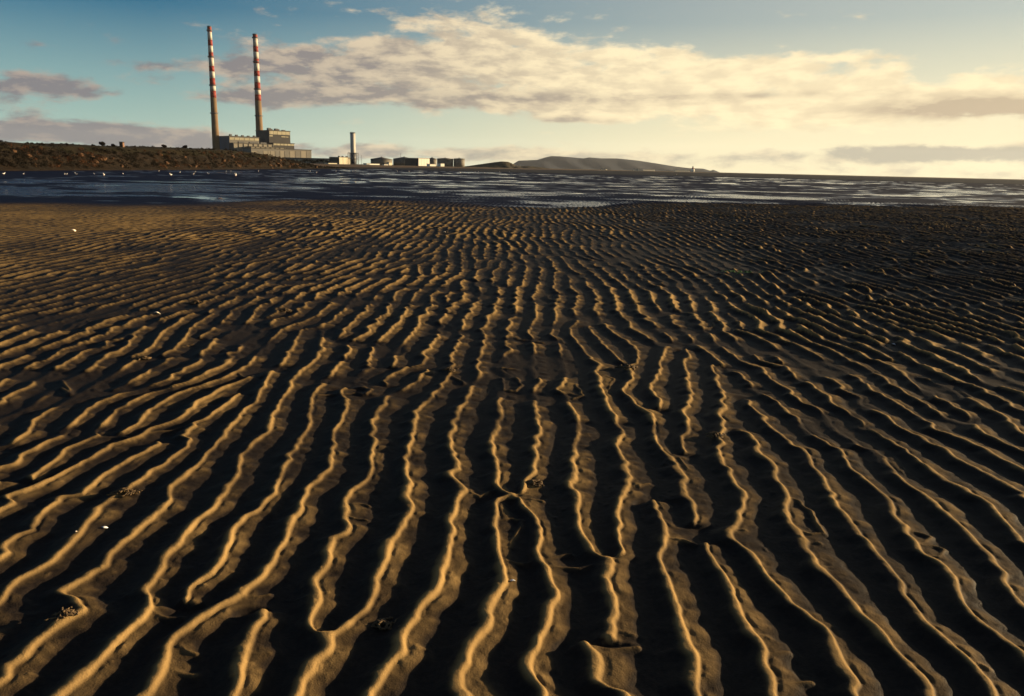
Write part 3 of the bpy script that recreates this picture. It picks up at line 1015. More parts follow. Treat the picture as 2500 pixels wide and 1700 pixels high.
# front turbine hall with its panels
h1, u0, u1, zt = hall('turbine_hall', 613, 760, 363.5, 0, 30, M_clad2)
cuts = [613, 629, 642, 654, 660, 671, 683, 694, 707, 720, 734, 747, 760]
tones = [M_clad, M_clad2, M_clad, M_clad, M_clad, M_clad2, M_clad, M_clad2, M_clad, M_clad2, M_clad, M_clad2]
for a, b, t_ in zip(cuts[:-1], cuts[1:], tones):
    ua, ub = st_u(a, 375, 0)[0] + 0.35, st_u(b, 375, 0)[0] - 0.35
    zb, zz = st_u(a, 385, 0)[1], st_u(a, 369, 0)[1]
    box('panel', (ua, ub, -0.6, -0.02, GZ + 2, zz), t_, h1)
h2, *_ = hall('heater_bay', 594.8, 613, 371.5, 4, 24, M_clad)
h3, a3, b3, z3 = hall('annex_block', 613, 696, 359, 30.5, 14, M_clad)
h4, a4, b4, z4 = hall('deaerator_hall', 570, 667, 350.5, 45, 16, M_clad)
h5, a5, b5, z5 = hall('boiler_house', 559.5, 632, 333.5, 61.5, 40, M_clad2)
zg0, zg1 = st_u(590, 342.5, 61.5)[1], st_u(590, 337, 61.5)[1]
for k in range(6):
    ua = a5 + (b5 - a5) * (k + 0.04) / 6; ub = a5 + (b5 - a5) * (k + 0.96) / 6
    box('window_strip', (ua, ub, 61.0, 61.48, zg0, zg1), M_glaze, h5)
box('end_wall', (a5 - 0.5, a5 - 0.02, 62, 101, GZ, z5 - 1.2), M_blue, h5)  # end turned from the sun, coloured darker and bluer as painted shade
box('end_wall', (a4 - 0.5, a4 - 0.02, 45.5, 60.5, GZ, z4 - 1.2), M_dark, h4)  # shaded end, its darkness put into the wall colour
for k in range(5):
    uu = a5 + (b5 - a5) * (k + 0.5) / 5
    box('roof_vent', (uu - 1.6, uu + 1.6, 66, 70, z5 + 0.02, z5 + rnd.uniform(1.5, 2.8)), M_steel, h5)
h6, a6, b6, z6 = hall('tall_boiler_house', 656, 708, 319, 62.5, 46, M_dark)
zc0, zc1 = st_u(680, 329, 62)[1], st_u(680, 321, 62)[1]
for k in range(5):
    ua = a6 + 0.6 + (b6 - a6 - 1.2) * (k + 0.03) / 5; ub = a6 + 0.6 + (b6 - a6 - 1.2) * (k + 0.97) / 5
    box('window_strip', (ua, ub, 62.0, 62.48, zc0, zc1), M_glaze, h6)
zc2, zc3 = st_u(663, 333.5, 62)[1], st_u(663, 330.5, 62)[1]
box('window', (st_u(658, 332, 62)[0], st_u(666, 332, 62)[0], 62.1, 62.48, zc2, zc3), M_glaze, h6)
box('window', (st_u(687, 332, 62)[0], st_u(697, 332, 62)[0], 62.1, 62.48, zc2 - 0.4, zc3 - 1.0), M_glaze, h6)
box('window', (st_u(698, 332, 62)[0], st_u(704, 332, 62)[0], 62.1, 62.48, zc2 - 0.4, zc3 - 1.2), M_glaze, h6)
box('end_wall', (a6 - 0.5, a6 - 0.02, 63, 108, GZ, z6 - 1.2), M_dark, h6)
for fr, hh in ((0.12, 3.4), (0.2, 2.2), (0.45, 3.0), (0.52, 2.4), (0.8, 1.4)):
    uu = a6 + (b6 - a6) * fr
    box('roof_vent', (uu - 2.2, uu + 2.2, 68, 74, z6 + 0.02, z6 + hh), M_steel, h6)
h7, a7, b7, z7 = hall('control_block', 667, 718, 349.5, 47, 15, M_dark)
zk0, zk1 = st_u(690, 355.5, 47)[1], st_u(690, 351.5, 47)[1]
for k in range(6):
    ua = a7 + (b7 - a7) * (k + 0.05) / 6; ub = a7 + (b7 - a7) * (k + 0.95) / 6
    box('window_strip', (ua, ub, 46.5, 46.98, zk0, zk1), M_glaze, h7)

for (hh_, ua_, ub_, bk_, zz_, n_) in ((h3, a3, b3, 30.5, z3, 7), (h4, a4, b4, 45, z4, 8)):
    for k in range(n_ + 1):
        uu = ua_ + 0.3 + (ub_ - ua_ - 0.6) * k / n_
        box('pilaster', (uu - 0.3, uu + 0.3, bk_ - 0.75, bk_ - 0.03, GZ, zz_ - 1.0), M_clad, hh_)
for k, (fr, ln_) in enumerate(((0.15, 9), (0.42, 14), (0.7, 10))):
    uu = a4 + (b4 - a4) * fr
    box('roof_duct', (uu, uu + ln_, 48, 52, z4 + 0.02, z4 + 2.2), M_steel, h4)

LAB_CH = ('taller left chimney with red and white bands, left of the pale boiler house',
          'right chimney with red and white bands rising behind the dark boiler house')


def chimney(px_b, py_b, px_t, py_t, wb, wt, back, cuts_, rings, label):
    d = ray(px_b, py_b)
    c = P0 - NRM * back - Vector((0, 0, EYE)); c.z = 0
    t = c.dot(NRM) / Vector((d.x, d.y, 0)).dot(NRM)
    loc = Vector((d.x * t, d.y * t, GZ))
    rng = loc.xy.length
    depth = (loc - Vector((0, 0, EYE))).dot(cF)
    zt_ = EYE + rng * math.tan(math.radians(az_el(px_t, py_t)[1]))
    zb_ = EYE + rng * math.tan(math.radians(az_el(px_b, py_b)[1]))
    rb, rt = wb / FPX * depth / 2, wt / FPX * depth / 2

    def hgt(py):
        return zb_ + (zt_ - zb_) * (py_b - py) / (py_b - py_t) - GZ

    def rad(z):
        k = (z + GZ - zb_) / (zt_ - zb_)
        return rb + (rt - rb) * k
    root = empty('chimney', loc)
    tag(root, label, 'chimney', 'tall striped chimneys')
    zl = hgt(cuts_[-1])
    lathe('shaft', [(rad(0), 0), (rad(zl * .5), zl * .5), (rad(zl), zl)], M_conc, root, 40)
    ed = [py_t] + cuts_
    for i in range(len(ed) - 1):
        z1, z0 = hgt(ed[i]), hgt(ed[i + 1])
        lathe('paint_band', [(rad(z0), z0 + 0.02), (rad(z1), z1)], M_red if i % 2 == 0 else M_white, root, 40)
    for py in rings:
        z = hgt(py)
        g_ = lathe('gallery', [(rad(z) + 0.05, z - 0.5), (rad(z) + 1.3, z - 0.3), (rad(z) + 1.3, z), (rad(z) + 0.05, z + 0.02)], M_steel, root, 40, caps=False)
        lathe('railing', [(rad(z) + 1.22, z + 0.02), (rad(z) + 1.28, z + 1.2), (rad(z) + 1.18, z + 1.2)], M_steel, g_, 40, caps=False)
    lathe('rim', [(rad(hgt(py_t)) + 0.25, hgt(py_t) - 1.5), (rad(hgt(py_t)) + 0.3, hgt(py_t) + 0.1), (rad(hgt(py_t)) - 0.8, hgt(py_t) + 0.12), (rad(hgt(py_t)) - 0.8, hgt(py_t) - 3)], M_steel, root, 40, caps=False)
    return root


chimney(528, 362, 511.3, 64.3, 17.2, 9.4, 80,
        [78, 97, 111, 127, 139.7, 159.6, 173, 189, 207, 220, 236.5], [75, 138, 207, 275.5], LAB_CH[0])
chimney(633.5, 322, 621, 83.3, 16.6, 10.8, 118,
        [94, 113, 126.4, 142.5, 154, 172, 185, 200.5, 218.5, 230, 245], [93, 151, 217, 283], LAB_CH[1])

# low buildings along the shore: range, left px, right px, top py, bottom py, depth, turned


def block(name, label, cat, rng, pxl, pxr, pyt, pyb, depth, wall, roof, turn=0.0, parts=None, side=None):
    a = at_range(pxl, pyb, rng); b = at_range(pxr, pyb, rng)
    W = (b - a).xy.length
    a0 = math.atan2((b - a).y, (b - a).x)
    zt_ = at_range(0.5 * (pxl + pxr), pyt, rng).z
    root = empty(name, (a.x, a.y, GZ), a0 + turn)
    tag(root, label, cat)
    H_ = zt_ - GZ
    W = W / math.cos(turn)
    w_ = box('wall', (0, W, 0, depth, -0.5, H_ - 0.5), wall, root)
    box('roof', (-0.4, W + 0.4, -0.4, depth + 0.4, H_ - 0.5, H_), roof, root)
    if side:
        box('shaded_side_wall', (-0.35, -0.02, 0.2, depth - 0.2, -0.5, H_ - 0.7), side, root)  # dark sheet over the side away from the sun, shade as colour
    return root, W, H_


r_, W, H_ = block('link_building', 'long low pale building in front of the power station', 'building', 1180, 690, 818, 386, 398, 18, M_clad2, M_roof, math.radians(-6))
for k in range(9):
    box('window', (W * (0.1 + 0.095 * k), W * (0.1 + 0.095 * k) + W * 0.07, -0.3, -0.02, H_ * 0.35, H_ * 0.72), M_glaze, r_)
r_, W, H_ = block('pump_house', 'cream box-shaped pump house at the foot of the small stack', 'building', 1120, 828, 856, 384, 402, 22, M_cream, M_clad2, math.radians(36), side=M_dark)
for k in range(3):
    box('panel', (W * (k / 3 + 0.015), W * ((k + 1) / 3 - 0.015), -0.3, -0.02, 0.2, H_ - 1.0), M_cream, r_)
for fr in (0.15, 0.45, 0.8):
    box('roof_vent', (W * fr, W * fr + 1.6, 3, 6, H_ + 0.02, H_ + 1.5), M_steel, r_)
block('shed', 'low pale shed to the left of the pump house', 'shed', 1090, 802, 823, 398, 404, 8, M_cream, M_clad2, math.radians(38))

# the small pale stack in its steel frame
b_ = at_range(862.5, 401, 1110); t_ = at_range(862.5, 323.5, 1110)
st = empty('flue_stack', (b_.x, b_.y, GZ)); tag(st, 'short plain white flue stack held in a dark steel frame', 'chimney')
hs = t_.z - GZ
lathe('shaft', [(3.3, 0), (3.3, hs - 1.5)], M_white, st, 32)
lathe('rim', [(3.5, hs - 1.5), (3.5, hs), (2.8, hs), (2.8, hs - 2)], M_steel, st, 32, caps=False)
hf = at_range(862.5, 374, 1110).z - GZ
frm = []
for sx in (-1, 1):
    for sy in (-1, 1):
        frm.append(([(sx * 5.6, sy * 5.6, 0), (sx * 5.6, sy * 5.6, hf)], 0.45))
for fr_ in frm:
    v_, f_ = tubes([fr_], 6)
    link('leg', mesh('leg', v_, f_), M_steel, st)
for zz in (hf * 0.5, hf):
    v_, f_ = tubes([([(-5.6, -5.6, zz), (5.6, -5.6, zz)], 0.35), ([(5.6, -5.6, zz), (5.6, 5.6, zz)], 0.35), ([(5.6, 5.6, zz), (-5.6, 5.6, zz)], 0.35), ([(-5.6, 5.6, zz), (-5.6, -5.6, zz)], 0.35)], 6)
    link('platform_frame', mesh('platform_frame', v_, f_), M_steel, st)
lathe('lagging', [(3.75, 0.1), (3.75, hf - 0.5)], M_steel, st, 32)

# oil tanks
TANKS = [(905, 958, 389.5, 384, 402, 1230, 'leftmost big dark oil tank with a shallow cone roof'),
         (960, 1014, 388.8, 383.4, 403, 1250, 'big dark cone-roofed oil tank left of the white building'),
         (1044, 1066, 388.5, 385, 403, 1380, 'oil tank half hidden behind the right end of the white building'),
         (1067, 1106.5, 388.3, 386, 404, 1300, 'oil tank with a bright right edge, second from the right end'),
         (1107.5, 1134.5, 388.3, 386.6, 404.5, 1300, 'rightmost oil tank of the row with a sunlit right edge')]
for (l, r, ev, pk, bt, rng, lab) in TANKS:
    c = at_range(0.5 * (l + r), bt, rng)
    R_ = (at_range(r, bt, rng) - at_range(l, bt, rng)).length / 2
    h_ = at_range(0.5 * (l + r), ev, rng).z - GZ
    hp = at_range(0.5 * (l + r), pk, rng).z - GZ
    o = empty('oil_tank', (c.x, c.y, GZ)); tag(o, lab, 'tank', 'oil tanks in a row on the far shore')
    lathe('shell', [(R_, -0.5), (R_, h_)], M_tank, o, 48)
    lathe('roof', [(R_ + 0.3, h_ + 0.02), (R_ + 0.3, h_ + 0.35), (0.5, hp)], M_tankroof, o, 48)
    lathe('wind_girder', [(R_ + 0.05, h_ - 1.2), (R_ + 0.5, h_ - 1.1), (R_ + 0.5, h_ - 0.9), (R_ + 0.05, h_ - 0.8)], M_steel, o, 48, caps=False)
    v_, f_ = tubes([([((R_ + 0.5) * math.cos(-2.0 + 0.018 * i), (R_ + 0.5) * math.sin(-2.0 + 0.018 * i), h_ * i / 40) for i in range(41)], 0.25)], 5)
    link('stair', mesh('stair', v_, f_), M_steel, o)
    lathe('roof_vent', [(0.8, hp - 0.3), (0.8, hp + 0.8)], M_steel, o, 10)

r_, W, H_ = block('warehouse', 'bright white square warehouse standing among the oil tanks', 'building', 1180, 1021.5, 1049, 386.4, 404, 30, M_white_building, M_clad2, math.radians(40), side=M_dark)
for k in range(4):
    box('panel', (W * (k / 4 + 0.01), W * ((k + 1) / 4 - 0.01), -0.25, -0.02, 0.1, H_ - 0.9), M_white_building, r_)
block('shed', 'long low white shed in front of the leftmost oil tank', 'shed', 1100, 895, 927, 399.3, 405.5, 7, M_white_building, M_clad2, math.radians(38))
block('shed', 'tiny pale hut between the two big dark tanks', 'shed', 1100, 950, 957, 396, 404, 6, M_cream, M_clad2, math.radians(38))
block('shed', 'tiny white hut left of the dark tank pair, under their eaves', 'shed', 1095, 938, 948, 401, 404.5, 5, M_white_building, M_clad2, math.radians(38))
block('shed', 'low white shed adjoining the right of the warehouse', 'shed', 1120, 1049.5, 1064, 400.5, 405, 7, M_white_building, M_clad2, math.radians(38))
block('shed', 'small white pitched hut in front of the second tank from the right', 'shed', 1110, 1076, 1085, 399, 405, 7, M_white_building, M_clad2, math.radians(38))
for px, tp, lab in ((978, 376.5, 'thin lamp mast rising between the two big dark tanks'), (883, 381, 'thin lamp mast right of the white flue stack')):
    a = at_range(px, 402, 1200)
    hh = at_range(px, tp, 1200).z - GZ
    o = empty('lamp_mast', (a.x, a.y, GZ)); tag(o, lab, 'mast', 'lamp masts at the works')
    v_, f_ = tubes([([(0, 0, 0), (0, 0, hh)], [0.28, 0.14])], 6)
    link('pole', mesh('pole', v_, f_), M_steel, o)
    box('lamp_head', (-0.8, 0.8, -0.3, 0.3, hh, hh + 0.4), M_steel, o)

# bushes at the foot of the link building
for (px, w_, lab) in ((752, 15, 'dark rounded thicket at the left foot of the long low building'), (786, 17, 'dark rounded thicket at the right foot of the long low building')):
    c = at_range(px, 401, 1130)
    o = empty('thicket', (c.x, c.y, GZ)); tag(o, lab, 'bush', 'thickets by the long low building')
    v_, f_ = [], []
    for q in range(26):
        u_ = rnd.uniform(-1, 1)
        leaf_clump(v_, f_, (u_ * w_ * 0.75, rnd.uniform(-3, 3), 1.2 + 3.2 * (1 - u_ * u_)), 2.2, 60, 0.6)
    link('crown', mesh('crown', v_, f_), M_scrub, o)
    for u_ in (-.5, -.2, .1, .45):
        v_, f_ = tubes([([(u_ * w_, 0, 0), (u_ * w_ * 1.05, 0, 3.0)], [0.35, 0.15])])
        link('stem', mesh('stem', v_, f_), M_clay, o)

# ------------------------------------------------------------------ dune, headland, houses


def ridge_land(name, outline, rng, thick, mat, amp, rough_=0.03, n=220):
    """a hill whose skyline follows the outline at that range; its mass spreads towards and away from us"""
    xs = [a for a, _ in outline]; ys_ = [b for _, b in outline]
    prof = [(-1.0, 0.0), (-0.8, 0.10), (-0.6, 0.26), (-0.42, 0.48), (-0.26, 0.70), (-0.12, 0.90), (0, 1.0), (0.2, 0.93), (0.5, 0.6), (0.8, 0.2), (1.0, 0.0)]
    v, f = [], []
    for i in range(n):
        px = xs[0] + (xs[-1] - xs[0]) * i / (n - 1)
        py = interp(px, xs, ys_) + amp * (0.6 * math.sin(i * 0.9) * 0.3 + rnd.uniform(-.5, .5) * 0.6)
        top = at_range(px, py, rng)
        z = max(0.3, top.z)
        dr = Vector((top.x, top.y, 0)).normalized()
        for (o_, hz) in prof:
            q = Vector((top.x, top.y, 0)) + dr * (o_ * thick * (1 + 0.15 * math.sin(i * 0.21 + o_ * 5)))
            zz = hz * z + (rough_ * z * rnd.uniform(-1, 1) if 0.05 < hz < 0.95 else 0) - (2.0 if hz == 0 else 0)
            v.append((q.x, q.y, zz))
    m_ = len(prof)
    for i in range(n - 1):
        for k in range(m_ - 1):
            f.append((i * m_ + k, (i + 1) * m_ + k, (i + 1) * m_ + k + 1, i * m_ + k + 1))
    return link(name, mesh(name, v, f, True), mat)


M_dune = material('dune_grass', (0.0704, 0.0544, 0.0288), 0.95, 0.4, 0.06, 0.1, base2=(0.0384, 0.032, 0.0192))
du = ridge_land('dune', [(1130, 407), (1150, 404.5), (1170, 401.5), (1190, 398.8), (1210, 396), (1225, 394.3), (1240, 395.3), (1250, 399), (1258, 404), (1270, 405.5), (1300, 406.5), (1340, 411.5)], 1350, 60, M_dune, 0.5)
tag(du, 'low brown grassy dune between the tanks and the far headland', kind='structure')
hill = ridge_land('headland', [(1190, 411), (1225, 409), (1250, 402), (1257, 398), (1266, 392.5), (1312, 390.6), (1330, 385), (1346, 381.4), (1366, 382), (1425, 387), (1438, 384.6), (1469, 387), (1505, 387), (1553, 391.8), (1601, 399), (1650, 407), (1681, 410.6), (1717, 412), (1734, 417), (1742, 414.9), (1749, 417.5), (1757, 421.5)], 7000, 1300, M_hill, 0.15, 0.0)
tag(hill, 'long blue-grey headland low on the horizon', kind='structure')

def horizon_land():
    # the thin far sand spit in front of the headland and out along the horizon
    v, f = [], []
    pxs = list(range(1120, 2700, 20))
    for i, px in enumerate(pxs):
        d = ray(px, 500); d = Vector((d.x, d.y, 0)).normalized()
        for (r_, z) in ((1450, 0.05), (1500, 0.55), (1700, 0.75), (2000, 0.4)):
            v.append((d.x * r_, d.y * r_, z + 0.15 * rnd.uniform(-1, 1) * (z > 0.1)))
    for i in range(len(pxs) - 1):
        for k in range(3):
            f.append((i * 4 + k, (i + 1) * 4 + k, (i + 1) * 4 + k + 1, i * 4 + k + 1))
    return link('sand_spit', mesh('sand_spit', v, f), M_beach)


tag(horizon_land(), 'thin brown sand spit along the horizon', kind='structure')

M_house = material('house_render', (0.64, 0.592, 0.48), 0.85, 0.08, 0.1, 0.3)


def house(px, w_px, py_t, label, rng=3000, py_b=416):
    hz = horizon(px)
    a = at_range(px - w_px / 2, hz, rng); b = at_range(px + w_px / 2, hz, rng)
    W = (b - a).length
    z = at_range(px, py_t, rng).z
    root = empty('house', (a.x, a.y, 0.3), math.atan2((b - a).y, (b - a).x) + math.radians(40))
    tag(root, label, 'house', 'white houses below the headland')
    hw = max(2.0, (z - 0.3) * 0.68)
    box('wall', (0, W, 0, 9, -1, hw), M_house, root)
    me = mesh('roof', [(-.4, -.4, hw), (W + .4, -.4, hw), (W + .4, 9.4, hw), (-.4, 9.4, hw), (-.4, 4.5, z - 0.3), (W + .4, 4.5, z - 0.3)],
              [(0, 1, 5, 4), (2, 3, 4, 5), (0, 4, 3), (1, 2, 5), (0, 3, 2, 1)])
    link('roof', me, M_roof, root)
    return root


house(1475, 5, 412.2, 'small white house alone below the middle of the headland')
house(1481, 4, 412.6, 'smaller white house just right of the lone one below the headland')
house(1553, 6, 413.0, 'white house at the left end of the shore row below the headland')
house(1561, 5, 411.5, 'taller white gabled house at the left of the shore row')
house(1566, 5, 413.4, 'low white house tucked right of the taller gabled one')
M_terr = M_house


def terrace(pxl, pxr, py_t, n, label):
    rng = 3000
    a = at_range(pxl, horizon(pxl), rng); b = at_range(pxr, horizon(pxr), rng)
    W = (b - a).length / math.cos(math.radians(35))
    z = at_range((pxl + pxr) / 2, py_t, rng).z - 0.3
    root = empty('terrace', (a.x, a.y, 0.3), math.atan2((b - a).y, (b - a).x) + math.radians(35)); tag(root, label, 'building', 'long white terraces by the water')
    box('wall', (0, W, 0, 9, -1, z - 1), M_terr, root)
    box('roof', (-.5, W + .5, -.5, 9.5, z - 1, z), M_clad2, root)
    for k in range(n):
        box('bay', (W * (k + .1) / n, W * (k + .75) / n, -.8, -.02, 0, z - 1.5), M_terr, root)


terrace(1570, 1599, 414.2, 6, 'long white terrace below the right slope of the headland')
terrace(1648, 1684, 416.2, 7, 'low white harbour wall left of the lighthouse')
c = at_range(1691, horizon(1691), 2900)
lh = empty('lighthouse', (c.x, c.y, 0.3)); tag(lh, 'small reddish lighthouse tower on a white base at the far point', 'lighthouse')
zt_ = at_range(1691, 406, 2900).z
lathe('base', [(6, -1), (6, 9.5), (5.4, 10)], M_white_building, lh, 20)
lathe('tower', [(3.6, 10.02), (2.6, zt_ - 4.5)], material('lighthouse_red', (0.30, 0.10, 0.07), 0.8), lh, 20)
lathe('lantern', [(3.3, zt_ - 4.4), (3.3, zt_ - 4.0), (1.9, zt_ - 3.9), (1.9, zt_ - 1.6), (2.3, zt_ - 1.5), (0.3, zt_)], M_steel, lh, 20)

# ------------------------------------------------------------------ gulls on the flats
M_gull = material('gull_white', (0.82, 0.79, 0.74), 0.8, 0.08, 20.0, 0.2)
M_gullg = material('gull_grey', (0.40, 0.41, 0.43), 0.8, 0.15, 20.0, 0.2)
M_bill = material('bill_orange', (0.45, 0.16, 0.04), 0.6)
M_black = material('wing_tip_black', (0.02, 0.02, 0.02), 0.7)


def loft(stations, seg=12):
    """closed body from (x, z, half width, half height) stations"""
    v, f = [], []
    for (x, z, a, b) in stations:
        for k in range(seg):
            an = 2 * math.pi * k / seg
            v.append((x, a * math.cos(an), z + b * math.sin(an)))
    for i in range(len(stations) - 1):
        for k in range(seg):
            k2 = (k + 1) % seg
            f.append((i * seg + k, i * seg + k2, (i + 1) * seg + k2, (i + 1) * seg + k))
    f.append(tuple(range(seg - 1, -1, -1)))
    f.append(tuple((len(stations) - 1) * seg + k for k in range(seg)))
    return v, f


def gull_parts():
    """body with neck and head in one skin, folded wings, tail, bill, legs; faces +x, stands on z = 0"""
    P_ = {}
    v, f = loft([(-0.20, 0.175, .006, .006), (-0.15, 0.172, .03, .022), (-0.08, 0.165, .058, .048), (0.0, 0.165, .070, .064), (0.07, 0.18, .062, .064),
                 (0.115, 0.21, .046, .052), (0.135, 0.25, .034, .034), (0.148, 0.285, .033, .034), (0.172, 0.300, .032, .031), (0.195, 0.298, .020, .020), (0.205, 0.295, .007, .008)])
    P_['body'] = (mesh('body', v, f, True), M_gull)
    for s in (-1, 1):
        w = [(0.085, s * .060, .205), (0.02, s * .078, .190), (-0.10, s * .066, .180), (-0.235, s * .020, .196), (-0.10, s * .048, .215), (0.03, s * .055, .228)]
        w2 = [(x, y + s * .012, z) for (x, y, z) in w]
        n = len(w)
        vv = w + w2
        ff_ = [tuple(range(n)), tuple(range(2 * n - 1, n - 1, -1))] + [(i, n + i, n + (i + 1) % n, (i + 1) % n) for i in range(n)]
        P_['wing' + str(s)] = (mesh('wing', vv, ff_), M_gullg)
        v, f = tubes([([(0.0, s * .028, .115), (-.006, s * .028, .06), (0.004, s * .028, .008)], [.006, .0045, .0045]),
                      ([(0.0, s * .028, .006), (0.035, s * .020, .003)], .004), ([(0.0, s * .028, .006), (0.035, s * .038, .003)], .004)], 5)
        P_['leg' + str(s)] = (mesh('leg', v, f), M_bill)
    v, f = tubes([([(0.203, 0, .296), (0.232, 0, .291), (0.243, 0, .285)], [.008, .006, .002])], 6)
    P_['bill'] = (mesh('bill', v, f), M_bill)
    v = [(-.18, -.022, .170), (-.18, .022, .170), (-.265, .030, .168), (-.265, -.030, .168), (-.18, -.022, .180), (-.18, .022, .180), (-.265, .030, .173), (-.265, -.030, .173)]
    P_['tail'] = (mesh('tail', v, [(0, 3, 2, 1), (4, 5, 6, 7), (0, 1, 5, 4), (1, 2, 6, 5), (2, 3, 7, 6), (3, 0, 4, 7)]), M_black)
    return P_


GP = gull_parts()
GULLS = [(9.7, 428.4, 1.0, 'white gull at the far left edge of the flats'),
         (57, 428, .8, 'small dim gull between the far left gull and the close pair'),
         (158, 428.4, .9, 'left bird of the close pair of gulls under the left bank'),
         (163, 428.4, .9, 'right bird of the close pair of gulls under the left bank'),
         (186.7, 428.6, 1.1, 'white gull just right of the close pair under the bank'),
         (231, 428, .8, 'dim gull between two bright gulls under the left bank'),
         (253.9, 431, 1.35, 'large bright gull below the square block on the bank crest'),
         (300.6, 427, .8, 'faint gull right of the large bright one below the block'),
         (388, 420.4, 1.0, 'gull close in to the foot of the bank, left of the middle'),
         (417.4, 431, 1.35, 'large bright gull lowest of the birds left of the chimneys'),
         (439, 424.5, 1.1, 'gull midway between the large bright gull and the chimneys'),
         (471.6, 428.4, 1.1, 'gull on the water below and left of the left chimney'),
         (476, 421.8, .9, 'small gull near the bank foot left of the left chimney'),
         (509, 427.5, 1.1, 'gull standing below the left chimney'),
         (551.8, 421, 1.0, 'left of two small gulls near the bank below the boiler house'),
         (563, 420.3, .9, 'right of two small gulls near the bank below the boiler house'),
         (573.6, 427, 1.0, 'upper of the two bright gulls below the boiler house'),
         (575.8, 432, 1.5, 'largest white gull of all, below the boiler house'),
         (631, 420.4, 1.2, 'gull below the right chimney close to the shore'),
         (754, 419.8, 1.0, 'left bird of a tiny pair past the tip of the bank'),
         (757.5, 419.8, 1.0, 'right bird of a tiny pair past the tip of the bank'),
         (772, 424, 1.3, 'bright gull left of the white flue stack'),
         (820, 419.8, 1.1, 'small gull on the flats below the pale shed'),
         (861, 419.5, 1.0, 'small gull straight below the white flue stack'),
         (970, 419.5, 1.1, 'small gull below the leftmost oil tanks'),
         (999, 420, 1.2, 'gull below the dark tank left of the warehouse'),
         (1124, 423, 1.4, 'bright gull below the rightmost oil tank'),
         (1160, 420.5, 1.2, 'left gull of a pair below the dune'),
         (1168, 420.2, 1.2, 'right gull of a pair below the dune'),
         (1183, 423.5, 1.3, 'gull a little nearer than the pair below the dune'),
         (1220, 420.8, 1.2, 'gull below the top of the dune'),
         (1244, 421, 1.2, 'gull below the right end of the dune'),
         (1652, 427.5, 1.3, 'lone tiny gull far out below the harbour wall')]
for i, (px, py, sc, lab) in enumerate(GULLS):
    p = on_ground(px, py, WATER_Z)
    p.z = max(sand_z(p.x, p.y), WATER_Z - 0.03) - 0.004
    g_ = empty('gull', p, rnd.uniform(0, 6.28))
    k = 0.66 * sc
    g_.scale = (k, k, k)
    tag(g_, lab, 'gull', 'gulls standing on the wet flats')
    for key, (me, mt) in GP.items():
        c = link(''.join(ch for ch in key if ch.isalpha()), me, mt, g_)

# ------------------------------------------------------------------ shells, casts and weed on the sand
M_shell = material('shell_white', (0.80, 0.74, 0.64), 0.5, 0.2, 60.0, 0.4, base2=(0.62, 0.46, 0.30))
M_shellb = material('shell_blue', (0.50, 0.55, 0.62), 0.35, 0.3, 60.0, 0.5, base2=(0.74, 0.72, 0.70))


def shell(px, py, size, rz, tilt, mat, label):
    """a ribbed cockle valve lying on the sand"""
    nu, nv = 22, 9
    v, f = [], []
    for j in range(nv):
        t = j / (nv - 1)
        for i in range(nu):
            a = -1.25 + 2.5 * i / (nu - 1)
            r = t * (1.0 - 0.10 * abs(a) ** 2)
            rib = 1 + 0.035 * (1 if i % 2 else -1) * t
            z = 0.46 * math.sin(math.pi * min(1, t * 0.93 + 0.07)) ** 0.8 * math.cos(a * 0.95) * rib
            v.append((r * math.cos(a) * 1.9 - 1.0, r * math.sin(a) * 1.05, z))
    for j in range(nv - 1):
        for i in range(nu - 1):
            k = j * nu + i
            f.append((k, k + nu, k + nu + 1, k + 1))
    me = mesh('shell', [Vector(q) * size * 0.5 for q in v], f, True)
    o = link('shell', me, mat)
    so = o.modifiers.new('thick', 'SOLIDIFY'); so.thickness = size * 0.04
    p = spot(px, py)
    o.location = p + Vector((0, 0, size * 0.06))
    o.rotation_euler = (tilt, 0.25, rz)
    tag(o, label, 'shell', 'shells lying on the sand')


shell(383, 769, 0.075, 2.2, 0.35, M_shell, 'bright white cockle shell on the left sand, largest in view')
shell(181, 565, 0.12, 1.2, 0.3, M_shell, 'white shell far off on the flat brown sand at left')
shell(257, 1293, 0.028, 0.5, -0.3, M_shellb, 'bluish white shell by the ripple at lower left')
shell(188, 1313, 0.010, 0.5, 0.2, M_shell, 'tiny white shell left of the bluish shell')
shell(1250, 1430, 0.026, 2.6, 0.4, M_shellb, 'small pearly shell beside the ripples at lower centre')
shell(2182, 843, 0.045, 1.0, 0.3, M_shellb, 'small bluish shell among the dark ripples at right')
shell(1085, 568, 0.10, 2.0, 0.2, M_shell, 'far white shell speck above the middle of the beach')

M_cast = material('worm_cast_sand', (0.11, 0.072, 0.036), 0.85, 0.35, 60.0, 0.2, 0.0008, 300.0)


def cast(px, py, size, n, label, seed):
    r = random.Random(seed)
    paths = []
    for k in range(n):
        a0 = r.uniform(0, 6.28); d0 = size * r.random() ** 0.6
        p = Vector((math.cos(a0) * d0, math.sin(a0) * d0 * 0.8, size * 0.10))
        pts = []
        h_ = r.uniform(0, 6.28)
        for q in range(r.randint(6, 12)):
            pts.append(p.copy())
            h_ += r.uniform(-1.1, 1.1)
            p = p + Vector((math.cos(h_), math.sin(h_), 0)) * size * 0.13
            p.z = max(0.002, size * (0.42 * (1 - min(1, p.xy.length / (size * 1.1)))) + r.uniform(-.04, .06) * size)
        paths.append((pts, [size * 0.095 * r.uniform(.7, 1.1)] * len(pts)))
    v, f = tubes(paths, 6)
    o = link('worm_cast', mesh('worm_cast', v, f, True), M_cast)
    o.location = spot(px, py)
    tag(o, label, 'worm cast', 'worm casts scattered on the sand')


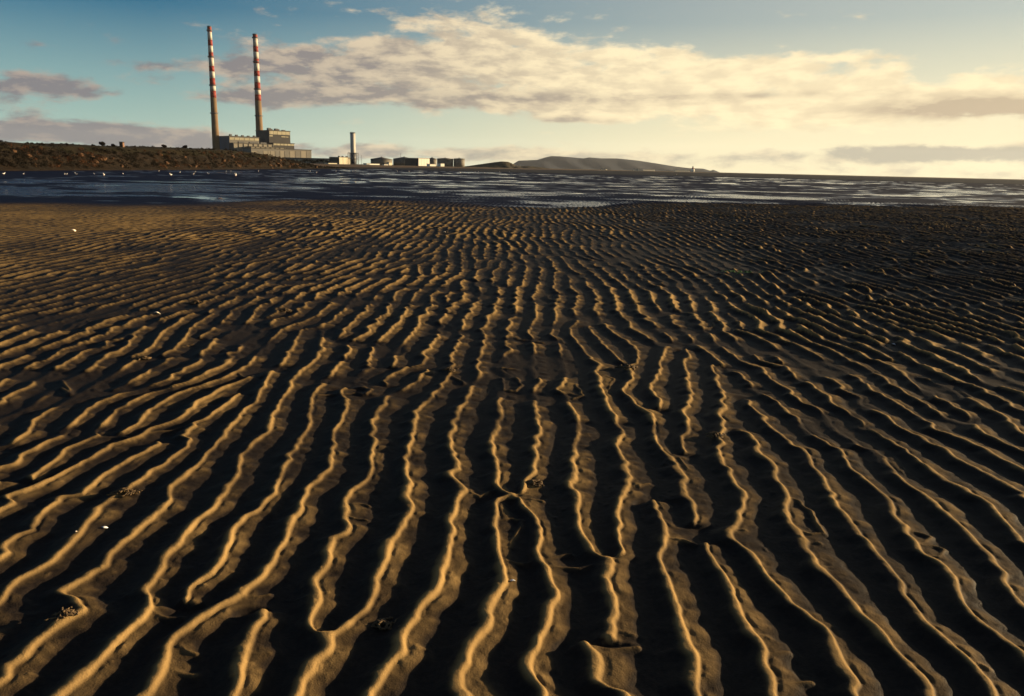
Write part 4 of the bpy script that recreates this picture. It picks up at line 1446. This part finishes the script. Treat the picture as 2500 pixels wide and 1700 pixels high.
CASTS = [(1300, 1190, 0.040, 22, 'coiled worm cast on the ripples left of centre line, middle foreground'),
         (302, 1212, 0.042, 24, 'worm cast on the ripple crest at the left foreground'),
         (932, 1530, 0.040, 24, 'worm cast near the bottom edge, left of centre'),
         (1530, 905, 0.060, 22, 'worm cast at a broken ripple right of centre'),
         (348, 880, 0.060, 20, 'worm cast among the left ripples below the white shell'),
         (480, 742, 0.075, 20, 'worm cast on the left sand right of the white shell'),
         (695, 762, 0.075, 22, 'worm cast between ripples left of centre, mid beach'),
         (1100, 913, 0.050, 18, 'worm cast beside the zigzag ripples at centre'),
         (1745, 1072, 0.045, 20, 'worm cast at the ripple fork right of centre'),
         (160, 1520, 0.032, 22, 'worm cast in the lower left corner')]
for k, (px, py, s_, n, lab) in enumerate(CASTS):
    cast(px, py, s_, n, lab, 40 + k)

M_weed = material('sea_lettuce', (0.10, 0.20, 0.025), 0.5, 0.4, 20.0, 0.4)
wv_, wf_ = [], []
for k in range(40):
    c = Vector((rnd.gauss(0, .13), rnd.gauss(0, .05), 0.006 + 0.02 * rnd.random()))
    a = Vector((rnd.gauss(0, 1), rnd.gauss(0, 1), rnd.gauss(0, .35))).normalized() * rnd.uniform(.015, .04)
    b = a.cross(Vector((0, 0, 1))).normalized() * rnd.uniform(.008, .02)
    i0 = len(wv_)
    wv_ += [c - a, c + b, c + a * .5 + Vector((0, 0, .01)), c + a, c - b]
    wf_ += [(i0, i0 + 1, i0 + 2, i0 + 4), (i0 + 2, i0 + 1, i0 + 3), (i0 + 2, i0 + 3, i0 + 4)]
wd = link('seaweed', mesh('seaweed', wv_, wf_), M_weed)
wd.location = spot(1808, 672) + Vector((0, 0, 0.012))
tag(wd, 'small scrap of bright green seaweed on the dark ripples at right', 'seaweed')


# ------------------------------------------------------------------ sea air
hz_v, hz_f = box_data(-9500, 9500, -7600, 9600, -3.0, 300.0)
M_haze = bpy.data.materials.new('sea_haze')
M_haze.use_nodes = True
ht_ = M_haze.node_tree
ht_.nodes.clear()
ho = ht_.nodes.new('ShaderNodeOutputMaterial')
hv = ht_.nodes.new('ShaderNodeVolumePrincipled')
hv.inputs['Color'].default_value = (0.80, 0.86, 0.95, 1)
hv.inputs['Density'].default_value = 0.000016
hv.inputs['Anisotropy'].default_value = 0.3
ht_.links.new(hv.outputs[0], ho.inputs['Volume'])
haze = link('haze', mesh('haze', hz_v, hz_f), M_haze)
tag(haze, 'thin sea haze over the whole bay', kind='stuff')
